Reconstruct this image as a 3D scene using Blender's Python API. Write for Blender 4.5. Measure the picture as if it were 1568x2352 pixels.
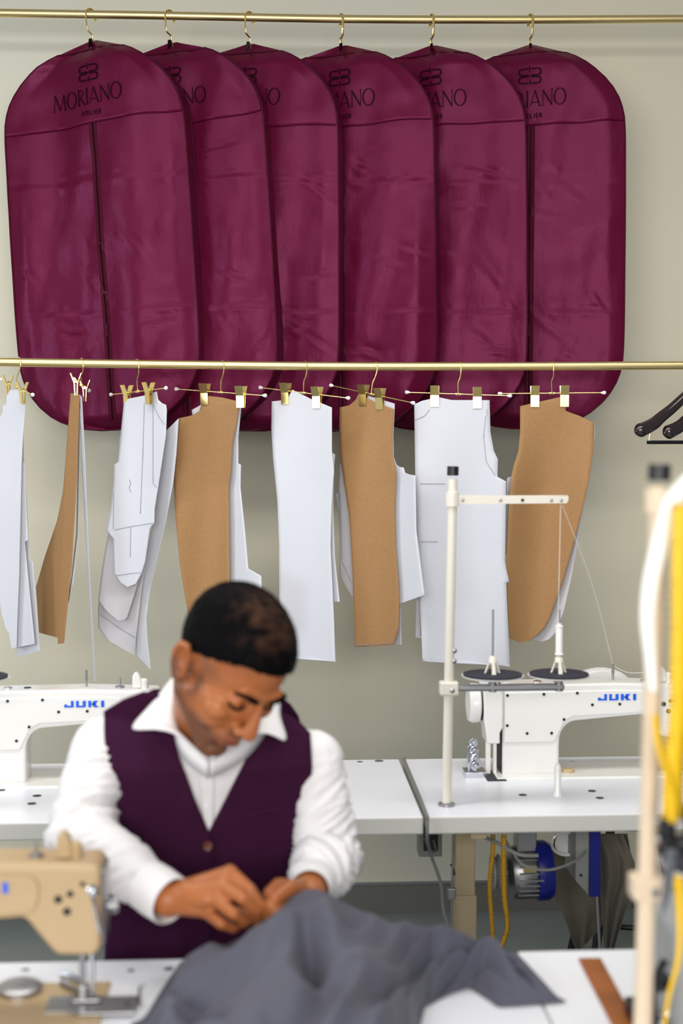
import bpy, bmesh, math, random
from mathutils import Vector, Matrix, noise, Euler
random.seed(7)
for o in list(bpy.data.objects): bpy.data.objects.remove(o)
SC = bpy.context.scene
COL = SC.collection
R = math.radians
# ------------------------------------------------------------------ camera
F = 3267.0
CAMLOC = Vector((0, 0, 1.64))
CE = Euler((R(90 - 3.1), 0, R(-3.15)))
cam = bpy.data.cameras.new('camera'); camo = bpy.data.objects.new('camera', cam); COL.objects.link(camo)
camo.location = CAMLOC; camo.rotation_euler = CE
cam.sensor_fit = 'VERTICAL'; cam.sensor_height = 36; cam.sensor_width = 24; cam.lens = 36 * F / 2352
cam.dof.use_dof = True; cam.dof.focus_distance = 4.3; cam.dof.aperture_fstop = 2.2; cam.dof.aperture_blades = 9
cam.clip_start = .05
SC.camera = camo
CR = CE.to_matrix()
# ------------------------------------------------------------------ light
SC.view_settings.view_transform = 'Standard'; SC.view_settings.look = 'None'
SC.view_settings.exposure = 0.0; SC.view_settings.gamma = 1
w = bpy.data.worlds.new('world'); SC.world = w; w.use_nodes = True
w.node_tree.nodes['Background'].inputs[0].default_value = (.93, .96, 1, 1)
w.node_tree.nodes['Background'].inputs[1].default_value = .28
def area(name, loc, target, sx, sy, power, col=(1, 1, 1)):
    l = bpy.data.lights.new(name, 'AREA'); l.shape = 'RECTANGLE'; l.size = sx; l.size_y = sy; l.energy = power; l.color = col
    o = bpy.data.objects.new(name, l); COL.objects.link(o); o.location = loc
    o.rotation_euler = (Vector(target) - Vector(loc)).to_track_quat('-Z', 'Y').to_euler()
    return o
area('ceiling_panel_light', (-.1, 2.85, 3.05), (-.1, 3.1, 0), 3.6, .5, 52, (1, .975, .92))
area('ceiling_panel_light', (-.4, .9, 3.0), (0, 3.6, .9), 2.6, .9, 8, (1, .95, .86))
area('window_and_fill_light', (-3.6, 1.9, 2.0), (0, 3.8, 1.0), 1.0, 1.6, 46, (.84, .92, 1))
area('window_and_fill_light', (-.5, -1.4, 2.0), (.1, 4.8, .9), 3.2, 1.2, 134, (1, .97, .92))  # added frontal fill behind the camera to brighten the wall, not a window

def at(px, py, Y):
    d = CR @ Vector(((px - 784) / F, -(py - 1176) / F, -1))
    return CAMLOC + d * (Y / d.y)
def onz(px, py, z):
    d = CR @ Vector(((px - 784) / F, -(py - 1176) / F, -1))
    return CAMLOC + d * ((z - CAMLOC.z) / d.z)
def srgb(r, g, b):
    f = lambda c: (c / 255 / 12.92) if c / 255 <= .04045 else ((c / 255 + .055) / 1.055) ** 2.4
    return (f(r), f(g), f(b), 1)
# ------------------------------------------------------------------ materials
def mat(name, col, rough=.5, metal=0, spec=.5, bump=None, var=None, sheen=0, coat=0, trans=0, sss=0, attr=None):
    m = bpy.data.materials.new(name); m.use_nodes = True
    nt = m.node_tree; b = nt.nodes['Principled BSDF']
    b.inputs['Base Color'].default_value = col; b.inputs['Roughness'].default_value = rough
    b.inputs['Metallic'].default_value = metal; b.inputs['Specular IOR Level'].default_value = spec
    b.inputs['Sheen Weight'].default_value = sheen; b.inputs['Coat Weight'].default_value = coat
    if sss:
        b.inputs['Subsurface Weight'].default_value = sss; b.inputs['Subsurface Radius'].default_value = (.012, .005, .003)
        b.inputs['Subsurface Scale'].default_value = 1
    tc = nt.nodes.new('ShaderNodeTexCoord')
    if var:   # (second colour, noise scale, stretch xyz, low, high)
        c2, sc, st, lo, hi = var
        mp = nt.nodes.new('ShaderNodeMapping'); mp.inputs['Scale'].default_value = st
        nt.links.new(tc.outputs['Object'], mp.inputs[0])
        n = nt.nodes.new('ShaderNodeTexNoise'); n.inputs['Scale'].default_value = sc; n.inputs['Detail'].default_value = 5
        nt.links.new(mp.outputs[0], n.inputs[0])
        rp = nt.nodes.new('ShaderNodeMapRange'); rp.inputs['From Min'].default_value = lo; rp.inputs['From Max'].default_value = hi
        nt.links.new(n.outputs['Fac'], rp.inputs[0])
        mx = nt.nodes.new('ShaderNodeMix'); mx.data_type = 'RGBA'
        mx.inputs[6].default_value = col; mx.inputs[7].default_value = c2
        nt.links.new(rp.outputs[0], mx.inputs[0]); nt.links.new(mx.outputs[2], b.inputs['Base Color'])
    if attr:   # colour attribute holding a weight for a second colour (beard, lips)
        prev = b.inputs['Base Color'].links[0].from_socket if b.inputs['Base Color'].links else None
        for an, c2 in attr:
            a = nt.nodes.new('ShaderNodeAttribute'); a.attribute_name = an
            mx = nt.nodes.new('ShaderNodeMix'); mx.data_type = 'RGBA'; mx.inputs[6].default_value = col; mx.inputs[7].default_value = c2
            if prev: nt.links.new(prev, mx.inputs[6])
            nt.links.new(a.outputs['Fac'], mx.inputs[0]); nt.links.new(mx.outputs[2], b.inputs['Base Color']); prev = mx.outputs[2]
    if bump:  # (scale, strength, distance, stretch)
        sc, st, di, sx = bump
        mp = nt.nodes.new('ShaderNodeMapping'); mp.inputs['Scale'].default_value = sx
        nt.links.new(tc.outputs['Object'], mp.inputs[0])
        n = nt.nodes.new('ShaderNodeTexNoise'); n.inputs['Scale'].default_value = sc; n.inputs['Detail'].default_value = 4
        nt.links.new(mp.outputs[0], n.inputs[0])
        bp = nt.nodes.new('ShaderNodeBump'); bp.inputs['Strength'].default_value = st; bp.inputs['Distance'].default_value = di
        nt.links.new(n.outputs['Fac'], bp.inputs['Height']); nt.links.new(bp.outputs[0], b.inputs['Normal'])
    return m
U1 = (1, 1, 1)
M = {}
M['wall'] = mat('wall_paint', srgb(220, 213, 190), .55, var=(srgb(212, 210, 194), 1.2, (1, 1, .6), .35, .65), bump=(60, .08, .002, U1))
M['bag'] = mat('burgundy_nonwoven', srgb(80, 9, 38), .36, spec=.34, bump=(9, .5, .012, (1, 1, .55)), sheen=.0)
M['bag'].node_tree.nodes['Principled BSDF'].inputs['Specular Tint'].default_value = (1, .28, .62, 1)
M['bagpipe'] = mat('burgundy_piping', srgb(66, 7, 30), .6, spec=.12)
M['print'] = mat('dark_wine_print', srgb(34, 3, 16), .6, spec=.05)
M['gold'] = mat('polished_brass', srgb(248, 224, 150), .2, 1)
M['rod'] = mat('satin_brass', srgb(232, 210, 152), .38, 1)
M['white_paper'] = mat('white_paper', srgb(206, 208, 217), .7, spec=.2)
M['warm_paper'] = mat('off_white_paper', srgb(196, 193, 198), .7, spec=.2)
M['kraft'] = mat('kraft_paper', srgb(164, 126, 86), .7, spec=.2, var=(srgb(152, 114, 74), 220, U1, .4, .8), bump=(25, .15, .004, U1))
M['pencil'] = mat('pencil_line', srgb(158, 158, 172), .8)
M['plastic_tip'] = mat('clear_white_plastic', srgb(238, 236, 240), .2, coat=.5)
M['white_enamel'] = mat('white_enamel', srgb(232, 231, 228), .28, coat=.3)
M['warm_shade_enamel'] = mat('warm_shade_enamel', srgb(184, 158, 120), .4, coat=.1)  # white enamel with the warm, dim foreground light put into its colour
M['ivory'] = mat('ivory_paint', srgb(226, 220, 208), .35)
M['table'] = mat('white_laminate', srgb(232, 234, 240), .3, var=(srgb(226, 228, 236), 3, U1, .4, .7))
M['edge'] = mat('grey_edge_band', srgb(205, 204, 198), .5)
M['stand_cream'] = mat('stand_cream', srgb(222, 202, 176), .4)
M['leg'] = mat('beige_steel', srgb(190, 172, 138), .45)
M['black'] = mat('black_plastic', srgb(16, 16, 22), .4)
M['foam'] = mat('charcoal_foam', srgb(38, 38, 54), .8)
M['chrome'] = mat('chrome', srgb(205, 208, 215), .15, 1)
M['steel'] = mat('brushed_steel', srgb(165, 165, 168), .38, 1)
M['blue'] = mat('brand_blue', srgb(0, 92, 220), .4)
M['motorblue'] = mat('navy_motor_paint', srgb(22, 30, 130), .35)
M['ruler'] = mat('varnished_wood', srgb(160, 90, 28), .4, var=(srgb(124, 64, 16), 9, (1, 1, 1), .35, .7))
M['tape'] = mat('yellow_tape', srgb(246, 198, 20), .45)
M['oldtape'] = mat('ochre_tape', srgb(205, 150, 20), .5)
M['ribbon'] = mat('white_elastic', srgb(250, 248, 244), .6)
M['cable'] = mat('grey_cable', srgb(112, 112, 110), .5)
M['box'] = mat('grey_box', srgb(150, 152, 150), .5)
M['floor'] = mat('floor_tile', srgb(112, 120, 120), .25, var=(srgb(98, 106, 108), 2, U1, .3, .7))
M['skirt'] = mat('skirting_tile', srgb(112, 110, 104), .4)
M['khaki'] = mat('khaki_cloth', srgb(118, 112, 98), .9, bump=(220, .3, .002, U1), sheen=.2)
M['suit'] = mat('grey_wool', srgb(84, 85, 99), .9, spec=.15, bump=(350, .3, .001, U1), sheen=.08, var=(srgb(82, 82, 94), 9, U1, .35, .7))
M['lacquer'] = mat('black_lacquer_wood', srgb(30, 18, 20), .18, coat=.6)
M['skin'] = mat('skin', srgb(178, 108, 62), .42, spec=.4, sss=.12, var=(srgb(158, 90, 50), 14, U1, .35, .7),
                attr=[('beard', srgb(84, 60, 50)), ('lips', srgb(140, 78, 62))])
M['hair'] = mat('black_hair', srgb(6, 5, 7), .6, spec=.05, bump=(140, .4, .003, (1, 1, .5)), attr=[('crown', srgb(74, 50, 38))])
M['shirt'] = mat('white_cotton', srgb(226, 224, 226), .75, spec=.2, sheen=.0, bump=(14, .35, .006, U1))
M['vest'] = mat('aubergine_wool', srgb(50, 15, 42), .8, spec=.1, sheen=.2, bump=(300, .2, .001, U1))
M['vest'].node_tree.nodes['Principled BSDF'].inputs['Sheen Tint'].default_value = (.45, .12, .6, 1)
M['vestlining'] = mat('dark_lining', srgb(34, 12, 28), .6)
M['trouser'] = mat('black_trousers', srgb(12, 10, 14), .8)
M['button'] = mat('brown_button', srgb(96, 52, 40), .3)
M['dark'] = mat('dark_slot', srgb(40, 40, 46), .6)
M['grille'] = mat('socket_white', srgb(210, 210, 214), .4)

# ------------------------------------------------------------------ mesh helpers
MW = {}   # world matrices of the roots
class B:
    def __init__(s): s.v = []; s.f = []; s.m = []; s.k = 0
    def add(s, vs, fs):
        n = len(s.v); s.v += [Vector(p) for p in vs]
        for f in fs: s.f.append([i + n for i in f]); s.m.append(s.k)
    def box(s, lo, hi, mt=None):
        (a, b, c), (d, e, f) = lo, hi
        vs = [Vector((x, y, z)) for x in (a, d) for y in (b, e) for z in (c, f)]
        if mt: vs = [mt @ p for p in vs]
        s.add(vs, [(0, 1, 3, 2), (4, 6, 7, 5), (0, 4, 5, 1), (2, 3, 7, 6), (0, 2, 6, 4), (1, 5, 7, 3)])
    def loft(s, rings, cap=True, close=True):
        n = len(rings[0]); vs = [p for r in rings for p in r]; fs = []
        for i in range(len(rings) - 1):
            for j in range(n if close else n - 1):
                a = i * n + j; b = i * n + (j + 1) % n
                fs.append((a, b, b + n, a + n))
        if cap and close:
            fs.append(tuple(range(n))[::-1]); fs.append(tuple(range((len(rings) - 1) * n, len(rings) * n)))
        s.add(vs, fs)
    def tube(s, path, r, n=10, cap=True, flat=None, up=None):
        P = [Vector(p) for p in path]; rs = r if isinstance(r, (list, tuple)) else [r] * len(P); rings = []; ref = None
        for i, p in enumerate(P):
            t = (P[min(i + 1, len(P) - 1)] - P[max(i - 1, 0)]).normalized()
            if ref is None:
                ref = Vector(up) if up else (Vector((0, 0, 1)) if abs(t.z) < .9 else Vector((1, 0, 0)))
            a = t.cross(ref)
            if a.length < 1e-6: a = t.orthogonal()
            a.normalize(); b = a.cross(t).normalized(); ref = b
            fl = flat or 1
            rings.append([p + a * math.cos(q) * rs[i] * fl + b * math.sin(q) * rs[i] for q in [2 * math.pi * k / n for k in range(n)]])
        s.loft(rings, cap)
    def cyl(s, p, q, r, n=20, r2=None): s.tube([p, q], [r, r2 if r2 is not None else r], n)
    def lathe(s, o, axis, prof, n=24):
        o = Vector(o); t = Vector(axis).normalized(); a = t.orthogonal().normalized(); b = t.cross(a)
        s.loft([[o + t * h + (a * math.cos(q) + b * math.sin(q)) * max(r, 1e-5) for q in [2 * math.pi * k / n for k in range(n)]] for r, h in prof])
    def prism(s, poly, f0, f1):   # poly of 2-D points, two mapping functions for the two faces
        s.loft([[Vector(f0(*p)) for p in poly], [Vector(f1(*p)) for p in poly]])
    def caps(s, p, q, r1, r2, n=16, k=5):
        p = Vector(p); q = Vector(q); t = (q - p); L = t.length; t.normalize(); path = []; rs = []
        for i in range(k, 0, -1): a = math.pi / 2 * i / k; path.append(p - t * r1 * math.sin(a) * .999); rs.append(max(r1 * math.cos(a), 1e-4))
        path += [p, q]; rs += [r1, r2]
        for i in range(1, k + 1): a = math.pi / 2 * i / k; path.append(q + t * r2 * math.sin(a) * .999); rs.append(max(r2 * math.cos(a), 1e-4))
        a = t.orthogonal().normalized(); b = t.cross(a)
        s.loft([[c + a * math.cos(w) * r + b * math.sin(w) * r for w in [2 * math.pi * j / n for j in range(n)]] for c, r in zip(path, rs)])
    def ell(s, c, rad, mt=None, n=24, k=14):
        rings = []
        for i in range(k + 1):
            ph = math.pi * i / k; rr = max(math.sin(ph), 1e-3)
            ring = []
            for j in range(n):
                q = 2 * math.pi * j / n
                p = Vector((rad[0] * rr * math.cos(q), rad[1] * rr * math.sin(q), rad[2] * math.cos(ph)))
                ring.append(Vector(c) + p)
            rings.append(ring)
        if mt: rings = [[mt @ p for p in r] for r in rings]
        s.loft(rings)
    def grid(s, rows, both=False):
        n = len(rows[0]); vs = [p for r in rows for p in r]
        s.add(vs, [(i * n + j, i * n + j + 1, (i + 1) * n + j + 1, (i + 1) * n + j) for i in range(len(rows) - 1) for j in range(n - 1)])
    def build(s, name, m, parent=None, smooth=True, bevel=0, world=True, solid=0, sub=0, seg=2, fix=True, auto=None):
        vs = s.v
        if parent is not None and world and parent in MW:
            inv = MW[parent].inverted(); vs = [inv @ p for p in vs]
        me = bpy.data.meshes.new(name); me.from_pydata([tuple(p) for p in vs], [], s.f)
        ms = m if isinstance(m, list) else [m]
        for x in ms: me.materials.append(x)
        if len(ms) > 1: me.polygons.foreach_set('material_index', s.m)
        if fix:
            bm = bmesh.new(); bm.from_mesh(me); bmesh.ops.recalc_face_normals(bm, faces=bm.faces[:]); bm.to_mesh(me); bm.free()
        if smooth: me.polygons.foreach_set('use_smooth', [True] * len(me.polygons))
        if smooth and auto is not False: me.set_sharp_from_angle(angle=R(auto or 38))
        me.update()
        o = bpy.data.objects.new(name, me); COL.objects.link(o)
        if parent is not None:
            o.parent = parent
            if parent in MW: MW[o] = MW[parent]
        else: MW[o] = Matrix()
        if solid: md = o.modifiers.new('solid', 'SOLIDIFY'); md.thickness = solid; md.offset = 0
        if bevel: md = o.modifiers.new('bevel', 'BEVEL'); md.width = bevel; md.segments = seg; md.limit_method = 'ANGLE'; md.angle_limit = R(40)
        if sub: md = o.modifiers.new('sub', 'SUBSURF'); md.levels = sub; md.render_levels = sub
        return o
def tag(o, label=None, cat=None, group=None, kind=None):
    if label: o['label'] = label
    if cat: o['category'] = cat
    if group: o['group'] = group
    if kind: o['kind'] = kind
    return o
def thing(name, label, cat, loc=(0, 0, 0), rot=(0, 0, 0), group=None, kind=None):
    o = bpy.data.objects.new(name, None); COL.objects.link(o); o.empty_display_size = .05
    o.location = loc; o.rotation_euler = rot
    MW[o] = Matrix.LocRotScale(Vector(loc), Euler(rot), None)
    return tag(o, label, cat, group, kind)
def cat_rom(pts, n=8):
    P = [Vector(p) for p in pts]; out = []
    for i in range(len(P) - 1):
        a = P[max(i - 1, 0)]; b = P[i]; c = P[i + 1]; d = P[min(i + 2, len(P) - 1)]
        for k in range(n):
            t = k / n
            out.append(.5 * ((2 * b) + (c - a) * t + (2 * a - 5 * b + 4 * c - d) * t * t + (3 * b - a - 3 * c + d) * t ** 3))
    out.append(P[-1]); return out
def lerp_tab(tab, x):
    if x <= tab[0][0]: return tab[0][1]
    for (a, fa), (b, fb) in zip(tab, tab[1:]):
        if x <= b: t = (x - a) / (b - a); return fa + (fb - fa) * t
    return tab[-1][1]
def smooth_tab(tab, x):
    xs = [t[0] for t in tab]
    if x <= xs[0]: return tab[0][1]
    if x >= xs[-1]: return tab[-1][1]
    for i in range(len(tab) - 1):
        if x <= xs[i + 1]:
            a = tab[max(i - 1, 0)]; b = tab[i]; c = tab[i + 1]; d = tab[min(i + 2, len(tab) - 1)]
            h = c[0] - b[0]; t = (x - b[0]) / h
            mb = (c[1] - a[1]) / (c[0] - a[0]) if c[0] != a[0] else 0; mc = (d[1] - b[1]) / (d[0] - b[0]) if d[0] != b[0] else 0
            return (2 * t ** 3 - 3 * t * t + 1) * b[1] + (t ** 3 - 2 * t * t + t) * h * mb + (-2 * t ** 3 + 3 * t * t) * c[1] + (t ** 3 - t * t) * h * mc

# ------------------------------------------------------------------ setting
def struct(name, bd, m, **k): o = bd.build(name, m, **k); o['kind'] = 'structure'; return o
WY = 4.8
b = B(); b.box((-4, WY, .098), (4, WY + .1, 3.6)); struct('wall_back', b, M['wall'], smooth=False)
b = B(); b.box((-4, -.6, -.1), (4, WY + .1, 0))
b.k = 1
for i in range(-6, 7): b.box((i * .62 + .1 - .0015, -.6, -.05), (i * .62 + .1 + .0015, WY - .011, .0006))
for j in range(0, 9): b.box((-4, WY - .02 - j * .62 - .0015, -.05), (4, WY - .02 - j * .62 + .0015, .0006))
struct('floor', b, [M['floor'], M['skirt']], smooth=False)
b = B()
for i in range(-6, 7): b.box((i * .60 + .075, WY - .012, 0), (i * .60 + .075 + .597, WY + .02, .098))
b.k = 1; b.box((-4, WY - .014, .098), (4, WY + .0, .106))
struct('baseboard_back', b, [M['skirt'], M['steel']], smooth=False)

# ------------------------------------------------------------------ rods
def rod(px, Y, label):
    t = thing('clothes_rod', label, 'rail', at(784, px[1][1], Y))
    pts = [at(x, y, Y) for x, y in px]
    d0 = pts[0] - (pts[1] - pts[0]).normalized() * .6; d1 = pts[-1] + (pts[-1] - pts[-2]).normalized() * .6
    path = cat_rom([d0] + pts + [d1], 6)
    bb = B(); bb.tube(path, .0125, 24); bb.build('tube', M['rod'], t)
    for p in (path[0], path[-1]):
        bb = B(); bb.cyl((p.x, p.y - .016, p.z), (p.x, WY, p.z), .011); bb.lathe((p.x, WY - .008, p.z), (0, 1, 0), [(.001, 0), (.035, 0), (.035, .008), (.001, .008)])
        bb.build('bracket', M['rod'], t)
    return path
TY = 4.5; LY = 4.15
top_path = rod([(-40, 29), (390, 36), (784, 43.5), (1180, 45), (1610, 43)], TY, 'upper satin brass rail carrying the burgundy garment bags')
low_path = rod([(-40, 831), (390, 837), (784, 841), (1180, 841), (1610, 839)], LY, 'lower satin brass rail carrying the paper patterns')
def on_rod(path, px, Y):
    x = at(px, 500, Y).x
    for a, c in zip(path, path[1:]):
        if a.x <= x <= c.x: return a.lerp(c, (x - a.x) / (c.x - a.x))
# ------------------------------------------------------------------ garment bags
HW = [(0, .012), (.012, .045), (.03, .098), (.05, .142), (.08, .187), (.12, .231), (.16, .262), (.2, .281), (.25, .292), (.4, .296), (.7, .298), (.98, .296),
      (1.04, .284), (1.09, .258), (1.13, .223), (1.165, .175), (1.19, .118), (1.2, .07), (1.205, .01)]
def stroke(bb, pts, wd, f):    # flat ribbon with its own width along a 2-D path
    P = [Vector((p[0], p[1], 0)) for p in pts]; rows = []
    for i, p in enumerate(P):
        t = (P[min(i + 1, len(P) - 1)] - P[max(i - 1, 0)]).normalized(); n = Vector((-t.y, t.x, 0))
        w_ = wd[i] if isinstance(wd, list) else wd
        rows.append([f(*(p + n * w_ / 2).xy), f(*(p - n * w_ / 2).xy)])
    bb.grid(rows)
def arc2(cx, cy, rx, ry, a0, a1, n=20): return [(cx + rx * math.cos(R(a0 + (a1 - a0) * k / n)), cy + ry * math.sin(R(a0 + (a1 - a0) * k / n))) for k in range(n + 1)]
def seg(a, c, n=6): return [(a[0] + (c[0] - a[0]) * k / n, a[1] + (c[1] - a[1]) * k / n) for k in range(n + 1)]
TH = .0026; TK = .0056   # thin and thick strokes
def L_M(x): return [(seg((x + .004, 0), (x + .011, .056)), TH), (seg((x + .011, .056), (x + .031, .002)), TK), (seg((x + .031, .002), (x + .049, .056)), TH), (seg((x + .049, .056), (x + .053, 0)), TK), (seg((x, 0), (x + .009, 0)), .0018), (seg((x + .047, 0), (x + .059, 0)), .0018), (seg((x + .005, .056), (x + .013, .056)), .0018)]
def L_O(x):
    p = arc2(x + .023, .028, .0215, .029, 0, 360, 36)
    return [(p, [TH + (TK - TH) * abs(math.cos(R(10 * k))) for k in range(37)])]
def L_R(x): return [(seg((x + .005, 0), (x + .005, .056)), TK), (arc2(x + .006, .041, .019, .0145, 90, -90), TH + .0006), (seg((x + .012, .0265), (x + .034, -.002)), TK), (seg((x, 0), (x + .011, 0)), .0018), (seg((x, .056), (x + .008, .056)), .0018)]
def L_I(x): return [(seg((x + .005, 0), (x + .005, .056)), TK), (seg((x, 0), (x + .01, 0)), .0018), (seg((x, .056), (x + .01, .056)), .0018)]
def L_A(x): return [(seg((x + .002, 0), (x + .021, .057)), TH), (seg((x + .020, .057), (x + .039, 0)), TK), (seg((x + .008, .014), (x + .034, .014)), TH), (seg((x + .034, 0), (x + .045, 0)), .0018)]
def L_N(x): return [(seg((x + .004, 0), (x + .004, .056)), TH), (seg((x + .003, .056), (x + .038, 0)), TK), (seg((x + .038, 0), (x + .038, .056)), TH), (seg((x, 0), (x + .009, 0)), .0018), (seg((x + .034, .056), (x + .043, .056)), .0018)]
WORD = [(L_M, 0), (L_O, .062), (L_R, .116), (L_I, .156), (L_A, .170), (L_N, .217), (L_O, .263)]   # 0 .. .31 wide -> scaled
def sm(a, h):  # small sans letters of ATELIER, a: list of polylines in a unit box
    return a
SMALL = {'A': [[(0, 0), (.5, 1)], [(.5, 1), (1, 0)], [(.2, .35), (.8, .35)]], 'T': [[(0, 1), (1, 1)], [(.5, 0), (.5, 1)]],
         'E': [[(0, 0), (0, 1)], [(0, 1), (.8, 1)], [(0, .5), (.7, .5)], [(0, 0), (.8, 0)]], 'L': [[(0, 1), (0, 0)], [(0, 0), (.75, 0)]],
         'I': [[(.4, 0), (.4, 1)]], 'R': [[(0, 0), (0, 1)], [(0, 1), (.7, 1)], [(.7, 1), (.8, .75)], [(.8, .75), (.7, .5)], [(.7, .5), (0, .5)], [(.4, .5), (.85, 0)]]}
def make_bag(i, hookpx, yaw, lean, label, topy, hookflip=False):
    p = on_rod(top_path, hookpx, TY)
    drop = .079
    t = thing('garment_bag', label, 'garment bag', (p.x, p.y, p.z), (0, R(lean), R(yaw)), 'burgundy garment bags on the upper rail')
    sd = i * 7.3
    rnd = random.Random(i)
    cr = [(rnd.uniform(-.25, .25), rnd.uniform(.35, 1.05), rnd.uniform(-1.2, 1.2), rnd.uniform(.03, .09)) for _ in range(12)]
    def disp(u, v):     # front surface relief, in metres towards the viewer
        e = min(1, max(0, (lerp_tab(HW, v) - abs(u)) / .05))
        h = .048 * noise.noise((u * 4.0 + sd, v * .6, sd)) + .012 * noise.noise((u * 11 + v * 2 + sd, v * 1.6, 3 + sd))
        h += .0035 * noise.noise((u * 14, v * 12 + sd, 5))
        for vc in (.43, .83):
            dv = v - vc - .006 * noise.noise((u * 8, vc * 9 + sd, 1)); k = noise.noise((u * 5 + sd, vc, 8)) * .5 + .6
            h += -.0035 * k * math.exp(-(dv / .006) ** 2) + .0035 * k * math.exp(-((dv - .014) / .01) ** 2)
        for cu, cv, ca, cl in cr:
            du = u - cu; dv = v - cv; s_ = du * math.cos(ca) + dv * math.sin(ca); n_ = -du * math.sin(ca) + dv * math.cos(ca)
            if abs(s_) < cl * 2.2: h += .0045 * math.exp(-(s_ / cl) ** 2) * (math.exp(-((n_ - .006) / .006) ** 2) - math.exp(-((n_ + .004) / .005) ** 2))
        h *= .35 + .65 * e
        return h + .012 * (1 - (u / .31) ** 2) * (1 - math.exp(-v / .1))
    def dep(v): return .031 * min(1, (v + .01) / .08) * min(1, max(.12, (1.205 - v) / .04)) + .003
    def back_off(v): return .014 * max(0, 1 - v / .06)       # the neck leans back to the hanger
    def fr(u, v, off=0): # local point on the front face
        return Vector((u, back_off(v) - dep(v) - disp(u, v) - off, -drop - v))
    vs = [0, .006, .012, .02, .03, .04, .05] + [.05 + k * .01 for k in range(1, 114)] + [1.185, 1.19, 1.195, 1.2, 1.205]
    NU = 56; rows = []
    for v in vs:
        h = smooth_tab(HW, v)
        front = [fr(h * math.sin(math.pi / 2 * (-1 + 2 * k / NU)), v) for k in range(NU + 1)]
        g = dep(v); bo = back_off(v)
        back = []
        for k in range(15):
            u = h * (1 - 2 * k / 14)
            back.append(Vector((u, bo + g + .008 * noise.noise((u * 5, v * 2, sd + 9)) * (1 - (u / (h + .001)) ** 2), -drop - v)))
        rg = Vector((h + .002 + .004 * noise.noise((v * 5, sd, 2)), bo, -drop - v)); lg = Vector((-rg.x, bo, -drop - v))
        rows.append(front + [rg] + back + [lg])
    bb = B(); bb.loft(rows); bb.build('cover', M['bag'], t, world=False, auto=60)
    # yoke panel over the front, its hem a little uneven
    bb = B(); hem = []
    Y0, Y1 = .034, .265
    yr = []
    for j in range(26):
        row = []
        for k in range(NU + 1):
            q = math.sin(math.pi / 2 * (-1 + 2 * k / NU))
            sag = Y1 + .007 * noise.noise((q * 2.2 + sd, 3, 4)) - .01 * q * (1 if i < 2 or i > 2 else -1)
            v = Y0 + (sag - Y0) * j / 25; h = max(smooth_tab(HW, v) - .004, .0)
            row.append(fr(q * h, v, .0022 + (.0022 * (j / 25) ** 6)))
        yr.append(row)
    bb.grid(yr)
    bb.build('yoke_panel', M['bag'], t, world=False, solid=.0012, auto=60)
    def edge(q, v, off=.0): return fr(q * (smooth_tab(HW, v)), v, off)
    bb = B()
    ev = [.036, .05, .07, .09, .12] + [.15 + .03 * k for k in range(28)] + [1.0, 1.03, 1.06, 1.09, 1.12, 1.15, 1.17, 1.185, 1.195, 1.202]
    loop = [edge(-1, v, .001) for v in ev] + [edge(1, v, .001) for v in reversed(ev)]
    loop += [fr(x, .036 - .004 * (1 - abs(x) / .11), .002) for x in (.08, .04, 0, -.04, -.08)] + [loop[0]]
    bb.tube(loop, .0024, 8, cap=False)
    bb.build('piping', M['bagpipe'], t, world=False)
    bb = B(); bb.tube([Vector((-smooth_tab(HW, v), back_off(v) + dep(v), -drop - v)) for v in ev] + [Vector((smooth_tab(HW, v), back_off(v) + dep(v), -drop - v)) for v in reversed(ev)], .0024, 8)
    bb.build('piping', M['bagpipe'], t, world=False)
    bb = B()
    stroke(bb, [(q * .27, 0) for q in [-1 + .04 * k for k in range(51)]], .0011, lambda x, y: fr(x, .256 - .0 + y + .007 * noise.noise((x / .29 * 2.2 + sd, 3, 4)) - .01 * x / .29 * (1 if i != 2 else -1), .0037))
    bb.build('hem_stitching', M['print'], t, world=False)
    # zip
    zx = .006
    zp = lambda x, v, off=.0008: fr(zx + x, v, off)
    bb = B()
    for s_ in (-1, 1):
        bb.grid([[zp(s_ * .0035, v, .002), zp(s_ * .0105, v, .0034), zp(s_ * .013, v, .0006)] for v in [.25 + .01 * k for k in range(93)]])
    zo = bb.build('zip_placket', M['bagpipe'], t, world=False, auto=60)
    bb = B(); bb.tube([zp(0, v, .0015) for v in [.25 + .01 * k for k in range(93)]], .0018, 6); bb.build('zip_teeth', M['print'], t, world=False)
    bb = B(); c = zp(0, .885, .004)
    bb.box((c.x - .004, c.y - .003, c.z - .006), (c.x + .004, c.y + .001, c.z + .006)); bb.tube([c + Vector((0, -.004, -.004)), c + Vector((.001, -.005, -.03))], [.002, .004], 8, flat=.4)
    bb.build('zip_pull', M['bagpipe'], t, world=False)
    # print
    bb = B(); sc = .77
    for fn, x0 in WORD:
        for pts, wd in fn(x0):
            stroke(bb, [(a, c_) for a, c_ in pts], wd, lambda a, c_: fr((a - .155) * sc * 1.04 - .010, .207 - c_ * .86 - (a - .155) * .03, .0056))
    bb.build('printed_lettering', M['print'], t, world=False); bb = B()
    xs = -.026
    for ch in 'ATELIER':
        wdt = .0068 if ch != 'I' else .004
        for (pa, pb) in SMALL[ch]: stroke(bb, seg((xs + pa[0] * wdt, pa[1] * .013), (xs + pb[0] * wdt, pb[1] * .013), 3), .0024, lambda a, c_: fr(a, .241 - c_, .0068))
        xs += wdt + .0035
    bb.build('printed_small_lettering', M['print'], t, world=False); bb = B()
    # emblem: two mirrored linked loops and two small uprights
    def em(pts, wd=.0044): stroke(bb, pts, wd, lambda a, c_: fr(a * 1.15 + .002, .112 - c_, .0056))
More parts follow.
